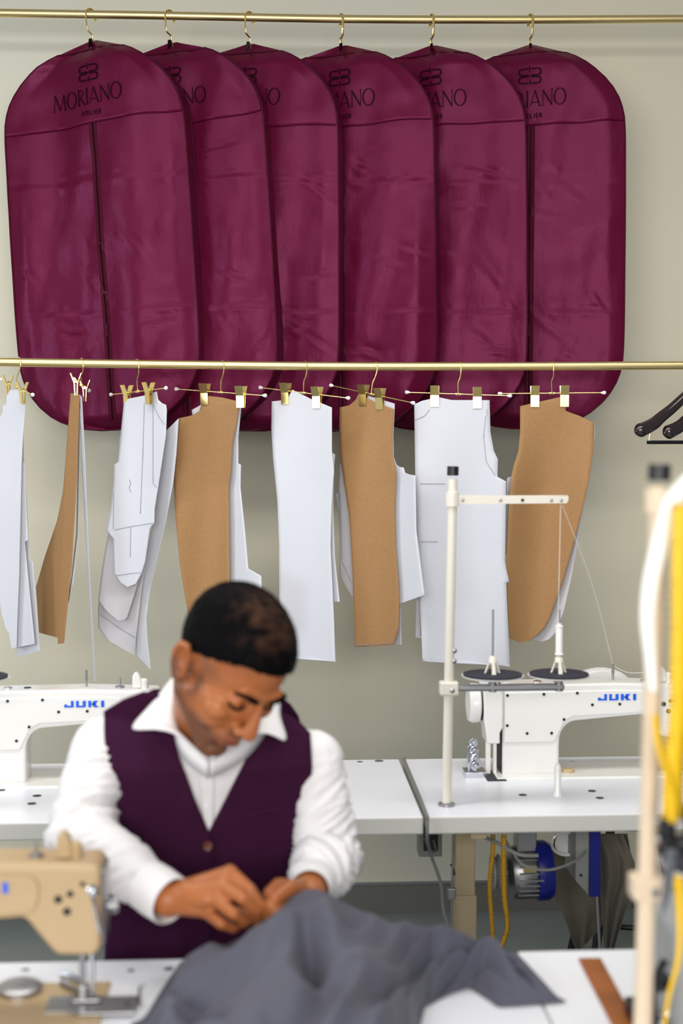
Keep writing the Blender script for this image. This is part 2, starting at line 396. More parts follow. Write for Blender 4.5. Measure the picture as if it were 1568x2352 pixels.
    for s_ in (-1, 1):
        for c0, hh in ((.0125, .010), (-.0125, .010)):
            r_ = .008
            pl = [(s_ * .004, c0 + hh)] + [(s_ * (.021 + r_ * math.sin(R(a))), c0 + hh - r_ + r_ * math.cos(R(a))) for a in range(0, 91, 15)] + [(s_ * (.021 + r_ * math.cos(R(a))), c0 - hh + r_ - r_ * math.sin(R(a))) for a in range(0, 91, 15)] + [(s_ * .004 if s_ > 0 else s_ * .004, c0 - hh)]
            em(pl)
    em(seg((-.001, .030), (-.001, .012)), .0028); em(seg((.001, -.012), (.001, -.028)), .0028); em(seg((-.022, 0), (.022, 0)), .0026)
    bb.build('printed_emblem', M['print'], t, world=False)
    bb = B(); bb.add([Vector((-.004, -.016, -drop + .001)), Vector((.006, -.016, -drop + .001)), Vector((.004, -.031, -drop - .022)), Vector((.001, -.034, -drop - .034)), Vector((-.001, -.030, -drop - .022)), Vector((0, .006, -drop - .012))], [(0, 1, 2, 3, 4), (0, 1, 5), (1, 2, 5), (2, 3, 5), (3, 4, 5), (4, 0, 5)])
    bb.build('neck_slit', M['black'] if i == 2 else M['print'], t, world=False, smooth=False)
    # hook of the hanger inside
    s_ = -1 if hookflip else 1
    hk = [Vector((.008 * s_, .017, -.018))] + [Vector((.008 * s_ * math.cos(R(a)), .0165 * math.cos(R(a)), .0165 * math.sin(R(a)))) for a in range(0, 181, 15)] + \
         [Vector((-.008 * s_, -.0165, -.03)), Vector((-.007 * s_, -.0165, -.05)), Vector((-.005 * s_, -.014, -.054)), Vector((.002 * s_, -.006, -.062)), Vector((.002 * s_, -.004, -.068)), Vector((.002 * s_, .003, -.095))]
    bb = B(); bb.tube(hk, .0042, 10, flat=.5, up=(1, 0, 0)); bb.build('hanger_hook', M['gold'], t, world=False)
bags = [(212, -17, -3.4, 'burgundy garment bag at the left end, its zip and full gold-brown printed name showing'),
        (392, -18, -3.2, 'burgundy garment bag second from the left, partly behind the leftmost bag'),
        (574, -17, .2, 'burgundy garment bag third from the left, its neck gaping open around the hook'),
        (784, -16, -.6, 'burgundy garment bag fourth from the left, between its neighbours mid-rail'),
        (990, -15, -.4, 'burgundy garment bag second from the right on the upper rail'),
        (1215, -13, .1, 'burgundy garment bag at the right end of the row, its right side clear of others')]
bags[0] = bags[0][:3] + ('burgundy garment bag at the left end, its zip and full printed name showing',)
for i, (hx, yw, ln, lb) in enumerate(bags): make_bag(i, hx, yw, ln, lb, 97, hookflip=i > 2)

# ------------------------------------------------------------------ clip hangers with paper patterns
ORD = ['leftmost', 'second from left', 'third from left', 'fourth from left', 'fourth from right', 'third from right', 'second from right', 'rightmost']
# hook px, centre px, left tip, right tip, yaw, clips
HG = [(40, (38, 889), (-4, 872), (80, 913), 72, (16, 51)), (184, (187, 884), (176, 903), (192, 876), 84, (184, 190)), (312, (316, 899), (242, 908), (392, 890), 58, (291, 341)),
      (508, (507, 901), (405, 896), (607, 911), 30, (470, 553)), (699, (697, 902), (598, 892), (798, 916), 32, (655, 728)), (861, (853, 905), (760, 886), (947, 926), 38, (834, 873)),
      (1054, (1052, 905), (935, 903), (1170, 911), 8, (998, 1096)), (1267, (1267, 903), (1148, 905), (1386, 903), 6, (1228, 1296))]
def hy(h, px, Y=LY):   # depth of a hanger's plane at a pixel column
    return Y - math.tan(R(min(h[4], 74))) * (px - h[1][0]) * LY / F
clip_hangers = []
for n, h in enumerate(HG):
    p = on_rod(low_path, h[0], LY); c = at(*h[1], LY)
    t = thing('clip_hanger', 'slim gold wire hanger with two clips, %s on the lower rail' % ORD[n], 'hanger', p, (0, 0, 0), 'gold clip hangers on the lower rail')
    Yl = hy(h, h[2][0]); Yr = hy(h, h[3][0]); L = at(*h[2], Yl); Rr = at(*h[3], Yr)
    if n == 1: L = c + Vector((.004, .14, -.01)); Rr = c + Vector((-.004, -.13, .012))
    d = (Rr - L).normalized(); L = c - d * min((c - L).length, .155); Rr = c + d * min((Rr - c).length, .155)
    # hook in a plane across the rail
    a = Vector((.45, -1, 0)).normalized(); a2 = Vector((.9, -.45, 0)).normalized()
    hk = [p + Vector((-.012, .012, -.004))]
    for k in range(0, 11):
        w_ = R(180 - 18 * k); hk.append(p + Vector((a.x * .0155 * math.cos(w_) , a.y * .0155 * math.cos(w_), .0145 * math.sin(w_))))
    hk += [p + Vector((.006, -.0145, -.012)), p.lerp(c, .4) + Vector((.004, -.010, 0)), p.lerp(c, .6) + Vector((-.001, -.004, 0)), c + Vector((0, 0, .004))]
    bb = B(); bb.tube(cat_rom(hk, 3), .0016, 8); bb.ell(c, (.006, .006, .004)); bb.cyl(c - d * .008, c + d * .008, .004); bb.build('hook', M['gold'], t)
    bb = B(); bb.cyl(L, Rr, .0016, 10); bb.build('crossbar', M['gold'], t)
    for e, s_ in ((L, -1), (Rr, 1)):
        bb = B(); bb.lathe(e - d * s_ * .008, d * s_, [(.0022, 0), (.0048, .006), (.0058, .011), (.004, .014), (.0005, .0155)], 12); bb.build('end_tip', M['plastic_tip'], t)
    for q, cx in enumerate(h[5]):
        k = (at(cx, 900, hy(h, cx)) - c).dot(d) if n != 1 else (.09 if q else -.07)
        k = max(-.12, min(.12, k)); o = c + d * k
        nx = Vector((d.x, d.y, 0)).normalized(); ny = Vector((nx.y, -nx.x, 0))
        if ny.y > 0: ny = -ny
        mt = Matrix((nx, -ny, Vector((0, 0, 1)))).transposed().to_4x4(); mt.translation = o
        bb = B(); w_ = .0125 if n not in (1,) else .011
        # front plate and rear plate pinch the paper at the bottom, splay at the top
        for s_, mtn in ((-1, 'front'), (1, 'rear')):
            for (z0, y0), (z1, y1) in (((-.040, .0018), (-.006, .0035)), ((-.006, .0035), (.022, .014))):
                pr = [(-w_, s_ * y0, z0), (w_, s_ * y0, z0), (w_, s_ * y1, z1), (-w_, s_ * y1, z1), (-w_, s_ * (y0 + .0022), z0), (w_, s_ * (y0 + .0022), z0), (w_, s_ * (y1 + .0022), z1), (-w_, s_ * (y1 + .0022), z1)]
                bb.add([mt @ Vector(v) for v in pr], [(0, 1, 2, 3), (4, 5, 6, 7), (0, 1, 5, 4), (2, 3, 7, 6), (0, 3, 7, 4), (1, 2, 6, 5)])
        bb.lathe(mt @ Vector((-w_ * .9, 0, 0)), nx, [(.001, 0), (.0045, 0), (.0045, w_ * 1.8), (.001, w_ * 1.8)], 12)
        bb.build('clip', M['gold'], t, smooth=False)
# sheets ------------------------------------------------------------
CURL = {}
def sheet(h, poly, layer, m, label, lines=(), curl=.012, ph=0., yaw=None, bend=0., name='paper_pattern', yfn=None):
    hx = h; key = h[0]
    if layer == 0: CURL[key] = (curl, ph, bend)
    elif key in CURL: curl, ph, bend = CURL[key]
    yw = min(h[4], 66) if yaw is None else yaw; yw = min(yw, 40) if layer is not None and yaw is None else yw
    ys = sorted(set([round(p[1], 1) for p in poly])); y0, y1 = ys[0], ys[-1]
    rowy = set()
    for y in ys: rowy.add(max(y0 + .02, y - .15)); rowy.add(min(y1 - .02, y + .15))
    y = y0 + 4
    while y < y1: rowy.add(y); y += 9
    xc = h[1][0]
    def Yf(px, py):
        v = max(0, (py - 930) / 560)
        base = LY - math.tan(R(yw)) * (px - xc) * LY / F * (1 - .35 * min(1, v))
        base += 1.7 * curl * min(1, v * 3) * math.sin((px - xc) / 38. + ph + v * 1.6) + bend * v * v
        return base + layer * .0075 * (1 + 1.0 * min(1, v * 2))
    if yfn: Yf = yfn
    rows = []; n = len(poly); NC = 16
    for y in sorted(rowy):
        xs = []
        for i in range(n):
            (xa, ya), (xb, yb) = poly[i], poly[(i + 1) % n]
            if (ya - y) * (yb - y) < 0: xs.append(xa + (xb - xa) * (y - ya) / (yb - ya))
        if len(xs) < 2: continue
        a, c_ = min(xs), max(xs)
        rows.append([at(a + (c_ - a) * k / NC, y, Yf(a + (c_ - a) * k / NC, y)) for k in range(NC + 1)])
    bb = B(); bb.grid(rows)
    nn = len(bb.f)
    bb2 = B()
    for ln in lines:
        pts = []
        for (xa, ya), (xb, yb) in zip(ln, ln[1:]): pts += seg((xa, ya), (xb, yb), 10)
        bb.k = 1
        stroke(bb, pts, .9, lambda a, c_: at(a, c_, Yf(a, c_) - .0022))
    o = bb.build(name, [m, M['pencil']], solid=.0009, auto=50)
    return tag(o, label, 'paper pattern', 'paper patterns on the clip hangers')
W_, K_, Wm = M['white_paper'], M['kraft'], M['warm_paper']
h = HG[0]
sheet(h, [(24, 895), (45, 901), (57, 894), (61, 878), (58, 940), (53, 1000), (50, 1060), (44, 1324), (40, 1420), (38, 1487), (26, 1490), (20, 1453), (13, 1446), (3, 1410), (-8, 1350), (-30, 1200), (-40, 1040), (-20, 972), (0, 956), (4, 949), (4, 935), (13, 928), (14, 910)], 0, W_, 'white paper pattern at the front of the leftmost bundle, cut by the photo edge')
sheet(h, [(40, 935), (52, 940), (53, 1000), (51, 1061), (57, 1063), (60, 1150), (65, 1241), (57, 1245), (68, 1360), (80, 1479), (30, 1489), (20, 1300), (24, 1100)], 1.4, W_, 'white paper pattern with a stepped right edge, middle layer of the leftmost bundle')
sheet(h, [(30, 940), (52, 950), (56, 1070), (62, 1160), (68, 1284), (71, 1286), (76, 1292), (91, 1495), (40, 1510), (34, 1420), (30, 1200)], 3, W_, 'longest white paper pattern at the back of the leftmost bundle')
h = HG[1]
sheet(h, [(162, 903), (183, 906), (181, 952), (177, 1090), (165, 1297), (155, 1396), (147, 1477), (133, 1479), (133, 1465), (90, 1453), (83, 1348), (103, 1279), (131, 1197), (145, 1128), (150, 1066), (157, 973)], 0, K_,
      'narrow brown kraft pattern seen almost edge-on at the left, folded lengthwise', yfn=lambda px, py: LY + .03 + (.9 * max(0., (lerp_tab([(900, 160), (1066, 152), (1297, 142), (1424, 137), (1480, 134)], py) - px)) - .55 * max(0., px - lerp_tab([(900, 160), (1066, 152), (1297, 142), (1424, 137), (1480, 134)], py))) * LY / F * 2.0)
for k, (pl, dy, lb) in enumerate([([(184, 907), (188, 912), (195, 1050), (204, 1280), (212, 1430), (219, 1566), (215, 1562), (208, 1430), (199, 1250), (188, 1040)], -1., 'white pattern sheet seen edge-on, right one in the second bundle'),
                                  ([(181, 935), (185, 935), (182, 1090), (179, 1228), (168, 1340), (157, 1385), (156, 1378), (165, 1320), (175, 1225), (178, 1090)], 1., 'white pattern sheet seen edge-on, hugging the narrow brown one'),
                                  ([(184, 920), (187, 924), (193, 1080), (201, 1260), (207, 1360), (204, 1362), (197, 1245), (188, 1060)], .3, 'white pattern sheet seen edge-on, shorter one in the middle of the second bundle')]):
    ys_ = {}
    sheet(h, pl, 0, W_, lb, yfn=lambda px, py, dy=dy: LY + dy * .02 - 2.8 * (px - lerp_tab([(900, 185), (1050, 191), (1280, 201), (1430, 210), (1566, 217)] if dy < .5 else [(900, 183), (1090, 180), (1228, 177), (1385, 157)], py)) * LY / F * 2)
h = HG[2]
sheet(h, [(294, 916), (334, 908), (360, 899), (363, 918), (372, 926), (381, 930), (383, 942), (381, 1000), (365, 1107), (355, 1169), (354, 1201), (344, 1214), (338, 1255), (333, 1290), (325, 1317), (312, 1341), (293, 1348), (276, 1338), (263, 1317), (260, 1238), (244, 1219), (253, 1176), (260, 1111), (261, 1068), (270, 1062), (274, 1028), (284, 928)], 0, W_,
      'white paper pattern with pencilled draft lines and a rounded foot, third bundle from the left',
      lines=[[(262, 1217), (300, 1209), (352, 1201)], [(264, 1322), (300, 1317), (324, 1315)], [(331, 925), (328, 1040), (322, 1180)], [(300, 1209), (299, 1280)], [(297, 1101), (300, 1112), (296, 1120), (301, 1131)], [(351, 930), (351, 1110), (360, 1120)], [(352, 930), (365, 958), (378, 975)], [(261, 1130), (260, 1215)]])
sheet(h, [(275, 1000), (350, 1000), (352, 1150), (344, 1220), (335, 1270), (325, 1320), (317, 1338), (300, 1393), (292, 1418), (286, 1424), (272, 1426), (256, 1414), (241, 1400), (225, 1379), (234, 1310), (243, 1252), (248, 1228), (262, 1150)], 1.5, Wm, 'off-white paper pattern with a pointed round foot just behind the drafted sheet')
sheet(h, [(275, 1000), (350, 1000), (349, 1190), (335, 1290), (326, 1350), (322, 1383), (312, 1469), (308, 1505), (248, 1472), (225, 1441), (225, 1393), (240, 1300), (262, 1180)], 3, Wm, 'off-white paper pattern with a slanting hem low in the third bundle', lines=[[(228, 1410), (270, 1440), (311, 1464)]])
sheet(h, [(410, 961), (383, 988), (370, 990), (360, 1150), (345, 1230), (333, 1290), (322, 1383), (312, 1469), (313, 1505), (346, 1538), (339, 1472), (336, 1421), (344, 1359), (358, 1297), (382, 1193), (398, 1107), (405, 1040)], 4.5, W_, 'long white paper pattern curling out right of the third bundle, ending in a point')
h = HG[3]
sheet(h, [(410, 961), (441, 954), (458, 944), (463, 928), (475, 909), (510, 913), (544, 921), (550, 930), (542, 980), (534, 1018), (530, 1086), (525, 1120), (526, 1220), (527, 1331), (527, 1440), (520, 1486), (452, 1480), (443, 1450), (430, 1403), (413, 1297), (403, 1193), (398, 1090), (403, 1010)], 0, K_, 'wide brown kraft pattern hanging directly behind the man\'s head', curl=.022, ph=.9, bend=-.02)
sheet(h, [(440, 942), (470, 925), (552, 930), (554, 935), (547, 1005), (547, 1065), (553, 1067), (552, 1120), (561, 1205), (570, 1306), (600, 1323), (601, 1345), (594, 1440), (500, 1450), (490, 1100), (442, 956)], 2, W_, 'white paper pattern with a hooked corner behind the kraft sheet above the man')
h = HG[4]
sheet(h, [(624, 922), (644, 920), (661, 914), (666, 905), (671, 895), (717, 918), (762, 936), (762, 1035), (767, 1083), (763, 1130), (761, 1171), (759, 1256), (763, 1341), (767, 1430), (770, 1520), (680, 1513), (641, 1508), (641, 1256), (637, 1154), (627, 1052), (623, 984)], 0, W_, 'broad white trouser-leg pattern with a peaked top, to the right of the man\'s head', curl=.01)
sheet(h, [(700, 1030), (762, 1040), (769, 1044), (766, 1083), (765, 1171), (769, 1280), (780, 1382), (700, 1382)], 1.5, W_, 'white paper slip peeping out along the right edge of the broad white trouser pattern')
h = HG[5]
sheet(h, [(780, 936), (802, 931), (816, 919), (823, 905), (836, 911), (860, 923), (905, 940), (901, 991), (901, 1039), (910, 1088), (906, 1171), (908, 1256), (915, 1338), (916, 1392), (915, 1443), (908, 1464), (903, 1481), (815, 1486), (809, 1311), (802, 1188), (789, 1103), (781, 1045), (779, 984)], 0, K_, 'tall narrow brown kraft trouser pattern in the middle of the lower rail', curl=.014, ph=-.4, lines=[[(815, 1482), (903, 1477)]])
sheet(h, [(836, 906), (906, 927), (906, 942), (903, 1000), (904, 1049), (910, 1067), (918, 1073), (927, 1074), (930, 1086), (940, 1090), (954, 1092), (956, 1219), (965, 1290), (975, 1367), (952, 1375), (921, 1386), (860, 1386), (850, 1000)], 1.5, W_, 'white bodice pattern fanning out to the right of the narrow kraft trouser pattern', bend=.02)
sheet(h, [(850, 1050), (780, 1066), (777, 1120), (779, 1188), (780, 1256), (779, 1300), (780, 1324), (787, 1338), (807, 1369), (850, 1375)], 3, Wm, 'off-white pattern showing left of the narrow kraft trouser pattern', lines=[[(781, 1130), (785, 1290), (805, 1335)]])
sheet(h, [(840, 1120), (775, 1133), (769, 1134), (778, 1190), (782, 1222), (840, 1240)], 4.2, W_, 'small white paper corner sticking out left of the narrow kraft trouser pattern')
sheet(h, [(850, 1380), (920, 1380), (921, 1420), (922, 1481), (850, 1479)], 2.4, Wm, 'off-white paper strip below the white bodice pattern, behind the kraft hem')
h = HG[6]
sheet(h, [(951, 929), (968, 921), (1006, 912), (1055, 923), (1124, 919), (1126, 993), (1134, 1036), (1143, 1055), (1142, 1095), (1162, 1106), (1161, 1163), (1159, 1291), (1169, 1336), (1162, 1339), (1166, 1430), (1171, 1531), (970, 1519), (964, 1376), (957, 1227), (953, 1078)], 0, W_, 'largest white paper pattern, wide trouser block behind the thread stand', curl=.007,
      lines=[[(964, 1111), (1022, 1111)], [(966, 1244), (1005, 1244)], [(953, 965), (975, 955), (986, 940)], [(1115, 955), (1110, 1000), (1116, 1060), (1137, 1092)], [(1118, 940), (1118, 955)]])
sheet(h, [(1000, 1360), (955, 1372), (954, 1464), (968, 1466), (1000, 1468)], 1.6, Wm, 'white paper edge low behind the left side of the largest white pattern', lines=[[(966, 1385), (966, 1460)]])
h = HG[7]
sheet(h, [(1194, 933), (1219, 927), (1285, 912), (1299, 917), (1299, 944), (1330, 955), (1365, 972), (1362, 1036), (1351, 1110), (1339, 1163), (1317, 1249), (1292, 1334), (1262, 1419), (1249, 1443), (1236, 1457), (1215, 1472), (1190, 1475), (1170, 1466), (1164, 1376), (1162, 1291), (1167, 1185), (1173, 1100), (1179, 1070), (1190, 1036), (1194, 993)], 0, K_, 'brown kraft sleeve pattern tapering to a round foot at the right', curl=.02, ph=1.3, bend=-.02)
sheet(h, [(1300, 960), (1366, 974), (1367, 990), (1360, 1050), (1351, 1112), (1330, 1227), (1315, 1312), (1296, 1398), (1279, 1449), (1262, 1468), (1245, 1474), (1222, 1470), (1215, 1300)], 1.6, Wm, 'off-white sleeve pattern behind the right-hand kraft sleeve pattern')
sheet(h, [(1215, 1080), (1166, 1097), (1164, 1100), (1163, 1163), (1161, 1270), (1165, 1282), (1215, 1290)], 3, W_, 'thin white paper edge left of the right-hand kraft sleeve pattern')

# ------------------------------------------------------------------ black lacquered coat hangers at the right
def coat_hanger(tip, mid, neck, Yt, Yn, label, bar=True):
    p = on_rod(low_path, 1600, LY) ; p = Vector((at(neck[0], 840, Yn).x, LY, p.z))
    t = thing('coat_hanger', label, 'hanger', p, (0, 0, 0), 'black wooden coat hangers')
    T = at(*tip, Yt); Mi = at(*mid, (Yt + Yn) / 2); N = at(*neck, Yn); N.y = LY
    far = 2 * N - T; far.z = T.z; fm = 2 * N - Mi; fm.z = Mi.z
    path = cat_rom([T, T.lerp(Mi, .5) + Vector((0, 0, -.008)), Mi, N, fm, fm.lerp(far, .5) + Vector((0, 0, -.008)), far], 8)
    n = len(path); rs = []
    for k in range(n):
        q = abs(k / (n - 1) * 2 - 1); rs.append(.0115 + .008 * q - (.0 if q < .93 else (q - .93) * .12))
    e = [path[0] - (path[1] - path[0]).normalized() * .006] ; path = [path[0] - (path[1] - path[0]).normalized() * .007] + path + [path[-1] + (path[-1] - path[-2]).normalized() * .007]
    rs = [.004] + rs + [.004]
    bb = B(); bb.tube(path, rs, 16, flat=1.15, up=(0, -1, 0)); bb.build('shoulder_arms', M['lacquer'], t, sub=1)
    bb = B(); z = p.z
    hk = [p + Vector((0, .017, -.012))] + [p + Vector((0, .0155 * math.cos(R(a)), .0155 * math.sin(R(a)))) for a in range(0, 181, 20)] + [p + Vector((0, -.014, -.012)), Vector((p.x, LY - .002, N.z + .03)), N]
    bb.tube(cat_rom(hk, 3), .002, 8); bb.build('hook', M['gold'], t)
    if bar:
        a = at(1487, 1016, Yt + .01); c_ = N + (N - a); c_.z = a.z
        bb = B(); bb.cyl(a, c_, .0055, 12); bb.build('trouser_bar', M['black'], t)
        for e in (a.lerp(c_, .01), a.lerp(c_, .99)):
            bb = B(); bb.tube([e + Vector((0, 0, -.004)), e + Vector((0, 0, .012)), e + Vector((.003 if e.x < N.x else -.003, 0, .03))], .0016, 8); bb.build('bar_wire', M['gold'], t)
    return t
coat_hanger((1462, 992), (1535, 945), (1640, 870), 4.06, 4.15, 'glossy black wooden coat hanger nearest the left, its whole shoulder end in view')
coat_hanger((1527, 996), (1590, 952), (1690, 872), 4.08, 4.15, 'glossy black wooden coat hanger between the other two at the right photo edge', bar=False)
coat_hanger((1580, 1010), (1640, 955), (1740, 876), 4.1, 4.15, 'glossy black wooden coat hanger of which only a sliver shows at the right photo edge', bar=False)
# ------------------------------------------------------------------ sewing tables
TZ = .75
yF = onz(1200, 1873, TZ).y; yB = onz(1100, 1741, TZ).y      # back row of tables
def table(name, label, x0, x1, y0, y1, z=TZ, th=.042, legs=(), skew=0, group=None, holes=()):
    t = thing(name, label, 'table', ((x0 + x1) / 2, (y0 + y1) / 2, 0), (0, 0, 0), group)
    b = B(); b.box((x0, y0, z - th), (x1, y1, z))
    top = b.build('tabletop', [M['edge'], M['table']], t, smooth=False, bevel=.004)
    for p in top.data.polygons: p.material_index = 1 if p.normal.z > .5 else 0
    for lx in legs:
        b = B(); ly = (y0 + y1) / 2 + .0
        b.box((lx - .025, ly - .02, .32), (lx + .025, ly + .02, z - th)); b.box((lx - .029, ly - .025, .03), (lx + .029, ly + .025, .47))
        b.box((lx - .025, y0 + .04, 0), (lx + .025, y1 - .04, .04)); b.box((lx - .02, y0 + .06, z - th - .03), (lx + .02, y1 - .06, z - th))
        b.build('leg', M['leg'], t, bevel=.003, smooth=False)
    return t
xg = at(978, 1875, yF).x
tL = table('sewing_table', 'long white sewing table behind the man, left of the gap at mid-picture', xg - 1.25, xg - .006, yF, yB, legs=(xg - 1.15, xg - .62), group='back row of sewing tables')
xl = at(1066, 2050, (yF + yB) / 2).x
tR = table('sewing_table', 'white sewing table at the right carrying the tall thread stand, right of the gap', xg + .004, xg + 1.25, yF, yB, legs=(xl, xg + 1.05), group='back row of sewing tables')
def slots(t, pts, z):
    for px, py, L, kind in pts:
        c = onz(px, py, z); b = B()
        b.lathe((c.x, c.y, z - .001), (0, 0, 1), [(.001, .0), (L, .0), (L, .0018), (.001, .0022)], 20); o = b.build('slot_cap', M['steel'] if kind else M['dark'], t)
slots(tR, [(1200, 1826, .010, 0), (1359, 1817, .010, 0), (1377, 1833, .010, 0), (1315, 1750, .008, 1), (1410, 1750, .008, 1)], TZ)
slots(tL, [(4, 1815, .009, 0), (85, 1828, .011, 0), (73, 1846, .011, 0), (870, 1748, .012, 1), (826, 1750, .008, 1)], TZ)

# ------------------------------------------------------------------ industrial sewing machines, seen from behind
def machine(label, px_left, Yface, enamel, z=TZ, scale=1.0, full=True, logo=True):
    X0 = at(px_left, 1700, Yface).x
    t = thing('sewing_machine', label, 'sewing machine', (X0, Yface + .05, z), (0, 0, 0), 'industrial sewing machines')
    def P(x, y, zz): return Vector((X0 + x * scale, Yface + .05 + y * scale, z + zz * scale))
    def pr(poly, y0, y1, name, m, bevel=.006, par=t, seg=3):
        b = B(); b.prism(poly, lambda a, c: P(a, y0, c), lambda a, c: P(a, y1, c)); return b.build(name, m, par, bevel=bevel, seg=seg, auto=30)
    # bed plate
    b = B(); q = [P(-.02, -.089, .0), P(.489, -.089, .0), P(.489, .089, .0), P(-.02, .089, 0)]
    b.box(P(-.02, -.082, -.02), P(.489, .095, .004)); b.build('bed', M['white_enamel'] if enamel is M['white_enamel'] else enamel, t, smooth=False, bevel=.003)
    # column, arm and head in one casting
    cor = [(.115 + 0, .0)]
    body = [(0, 0), (.15, 0), (.15, .088)] + [(.150 + .045 * (1 - math.cos(R(a))), .088 + .055 * math.sin(R(a))) for a in range(10, 91, 16)] + [(.30, .152), (.372, .158), (.380, .150), (.413, .108), (.423, .098), (.474, .096), (.482, .10), (.489, .112), (.489, .222)] + \
           [(.489 - .014 * (1 - math.cos(R(a))), .222 + .014 * math.sin(R(a))) for a in range(20, 91, 23)] + [(.30, .242), (.01, .238), (0, .228)]
    bodyo = pr(body, -.042, .05, 'arm_casting', enamel, .01)
    pan = [(.004, .088), (.135, .088), (.142, .1), (.162, .142), (.185, .1555), (.30, .160), (.384, .165), (.394, .176), (.397, .195)] + [(.397 - .02 * (1 - math.cos(R(a))), .202 + .02 * math.sin(R(a))) for a in range(0, 91, 18)] + [(.30, .224), (.004, .220)]
    pnl = pr(pan, -.046, -.04, 'side_cover', enamel, .003)
    sc = [(1165, 1608), (1251, 1606), (1330, 1604), (1366, 1632), (1431, 1631), (1165, 1679), (1212, 1698), (1270, 1698), (1299, 1666)]
    for sx, sy in sc:
        c = P((sx - 1155) / 898, -.0465, .89 - (sy - 1000) * 3.64 / 3267)
        b = B(); b.lathe(c, (0, -1, 0), [(.001, -.002), (.0038, -.002), (.0038, .0012), (.0025, .0015), (.0022, .0004), (.001, .0004)], 14); b.build('screw', M['black'], pnl)
    for hx, hz, r in ((.425, .185, .0062), (.443, .193, .0052), (.438, .166, .0062), (.462, .208, .004)):
        b = B(); b.lathe(P(hx, -.0425, hz), (0, -1, 0), [(.001, -.002), (r, -.002), (r, .0008), (r * .7, .001), (r * .6, 0), (.001, 0)], 18); b.build('access_hole', M['black'], bodyo)
    if logo:
        b = B(); lx, lz, W, H = .2495, .2105, .101, .0165; lz = .89 - 622 * 3.64 / 3267 + .0
        def quad(*p): b.prism([(lx + a * W, lz + c * H) for a, c in p], lambda a, c: P(a, -.0475, c), lambda a, c: P(a, -.045, c))
        quad((0, 0), (.235, 0), (.235, 1), (.165, 1), (.165, .25), (.075, .25), (.075, .45), (0, .45))
        quad((.295, 0), (.50, 0), (.54, .12), (.54, 1), (.46, 1), (.46, .25), (.365, .25), (.365, 1), (.295, 1))
        quad((.60, 0), (.675, 0), (.675, 1), (.60, 1)); quad((.675, .4), (.78, .4), (.80, .5), (.78, .6), (.675, .6)); quad((.76, .45), (.85, 1), (.73 + .0, 1), (.70, .6)); quad((.76, .5), (.70, .4), (.745, 0), (.865, 0))
        quad((.92, 0), (1, 0), (1, 1), (.92, 1))
        b.build('brand_lettering', M['blue'], pnl, smooth=False)
    # head: faceplate, bars, foot
    b = B(); b.box(P(.4885, -.03, .11), P(.4935, .04, .225)); b.build('faceplate', M['steel'], t, bevel=.002, smooth=False)
    b = B(); b.cyl(P(.455, 0, .03), P(.455, 0, .1), .0045); b.cyl(P(.455, 0, .1), P(.455, 0, .25), .003); b.build('presser_bar', M['steel'], t)
    b = B(); b.cyl(P(.47, 0, .03), P(.47, 0, .1), .0036); b.cyl(P(.47, 0, .008), P(.47, 0, .032), .001); b.build('needle_bar', M['chrome'], t)
    b = B(); b.box(P(.440, -.007, .010), P(.482, .007, .0135)); b.box(P(.450, -.005, .0135), P(.460, .005, .034)); b.build('presser_foot', M['gold'] if not full else M['steel'], t, bevel=.0015, smooth=False)
    b = B(); b.box(P(.40, -.03, .004), P(.488, .03, .0065)); b.build('needle_plate', M['steel'], t, smooth=False)
    # tension knob, knee bar lever at the back of the head
    b = B(); b.lathe(P(.489, -.0, .16), (1, 0, 0), [(.001, 0), (.014, 0), (.014, .003), (.008, .006), (.008, .012), (.013, .013), (.011, .022), (.001, .023)]); b.build('tension_knob', M['steel'], t)
    b = B(); b.lathe(P(.478, -.043, .198), (0, -1, .2), [(.001, 0), (.008, 0), (.009, .005), (.005, .009), (.001, .010)], 16); b.tube([P(.478, -.045, .19), P(.484, -.052, .16), P(.489, -.05, .135)], [.004, .003, .004], 8); b.build('presser_lifter', M['chrome'], t)
    # thread guides on top
    b = B(); b.cyl(P(.300, 0, .238), P(.300, 0, .285), .003, 10); b.cyl(P(.300, 0, .262), P(.300, 0, .266), .0045, 10); b.build('thread_guide_post', M['steel'], t)
    b = B(); b.lathe(P(.386, 0, .24), (0, 0, 1), [(.001, 0), (.012, 0), (.012, .003), (.003, .004), (.002, .026), (.001, .027)], 16); b.build('pretension_disc', M['steel'], t)
    b = B(); b.prism([(.418, .238), (.442, .238), (.442, .246), (.438, .270), (.432, .278), (.424, .278), (.419, .27)], lambda a, c: P(a, -.012, c), lambda a, c: P(a, .012, c)); b.build('takeup_guard', enamel, t, bevel=.003)
    b = B(); b.lathe(P(.447, 0, .236), (0, 0, 1), [(.001, 0), (.010, 0), (.010, .022), (.006, .026), (.001, .026)], 16); b.build('regulator_cap', enamel, t)
    b = B(); b.lathe(P(.15, .0, .239), (0, 0, 1), [(.001, 0), (.010, 0), (.009, .003), (.001, .003)], 18); b.build('oil_cap', M['black'], t)
    b = B(); b.lathe(P(.10, .0, .238), (0, 0, 1), [(.001, 0), (.012, 0), (.012, .004), (.006, .006), (.001, .006)], 18); b.build('oil_gauge', M['chrome'], t)
    if full:
        # hand wheel, motor cover and belt
        b = B(); b.lathe(P(-.054, .0, .185), (-1, 0, 0), [(.001, 0), (.044, 0), (.051, .004), (.052, .022), (.047, .031), (.030, .034), (.012, .030), (.001, .030)], 40); b.build('hand_wheel', enamel, t)
        b = B(); b.lathe(P(-.02, .0, .185), (-1, 0, 0), [(.001, 0), (.046, 0), (.046, .03), (.03, .034), (.001, .034)], 40); b.build('wheel_hub', M['black'], t)
        cov = [(-.052, .238), (-.004, .238), (.0, .215), (.0, .13), (-.008, .115), (-.008, .086), (-.042, .086), (-.044, .115), (-.05, .15)]
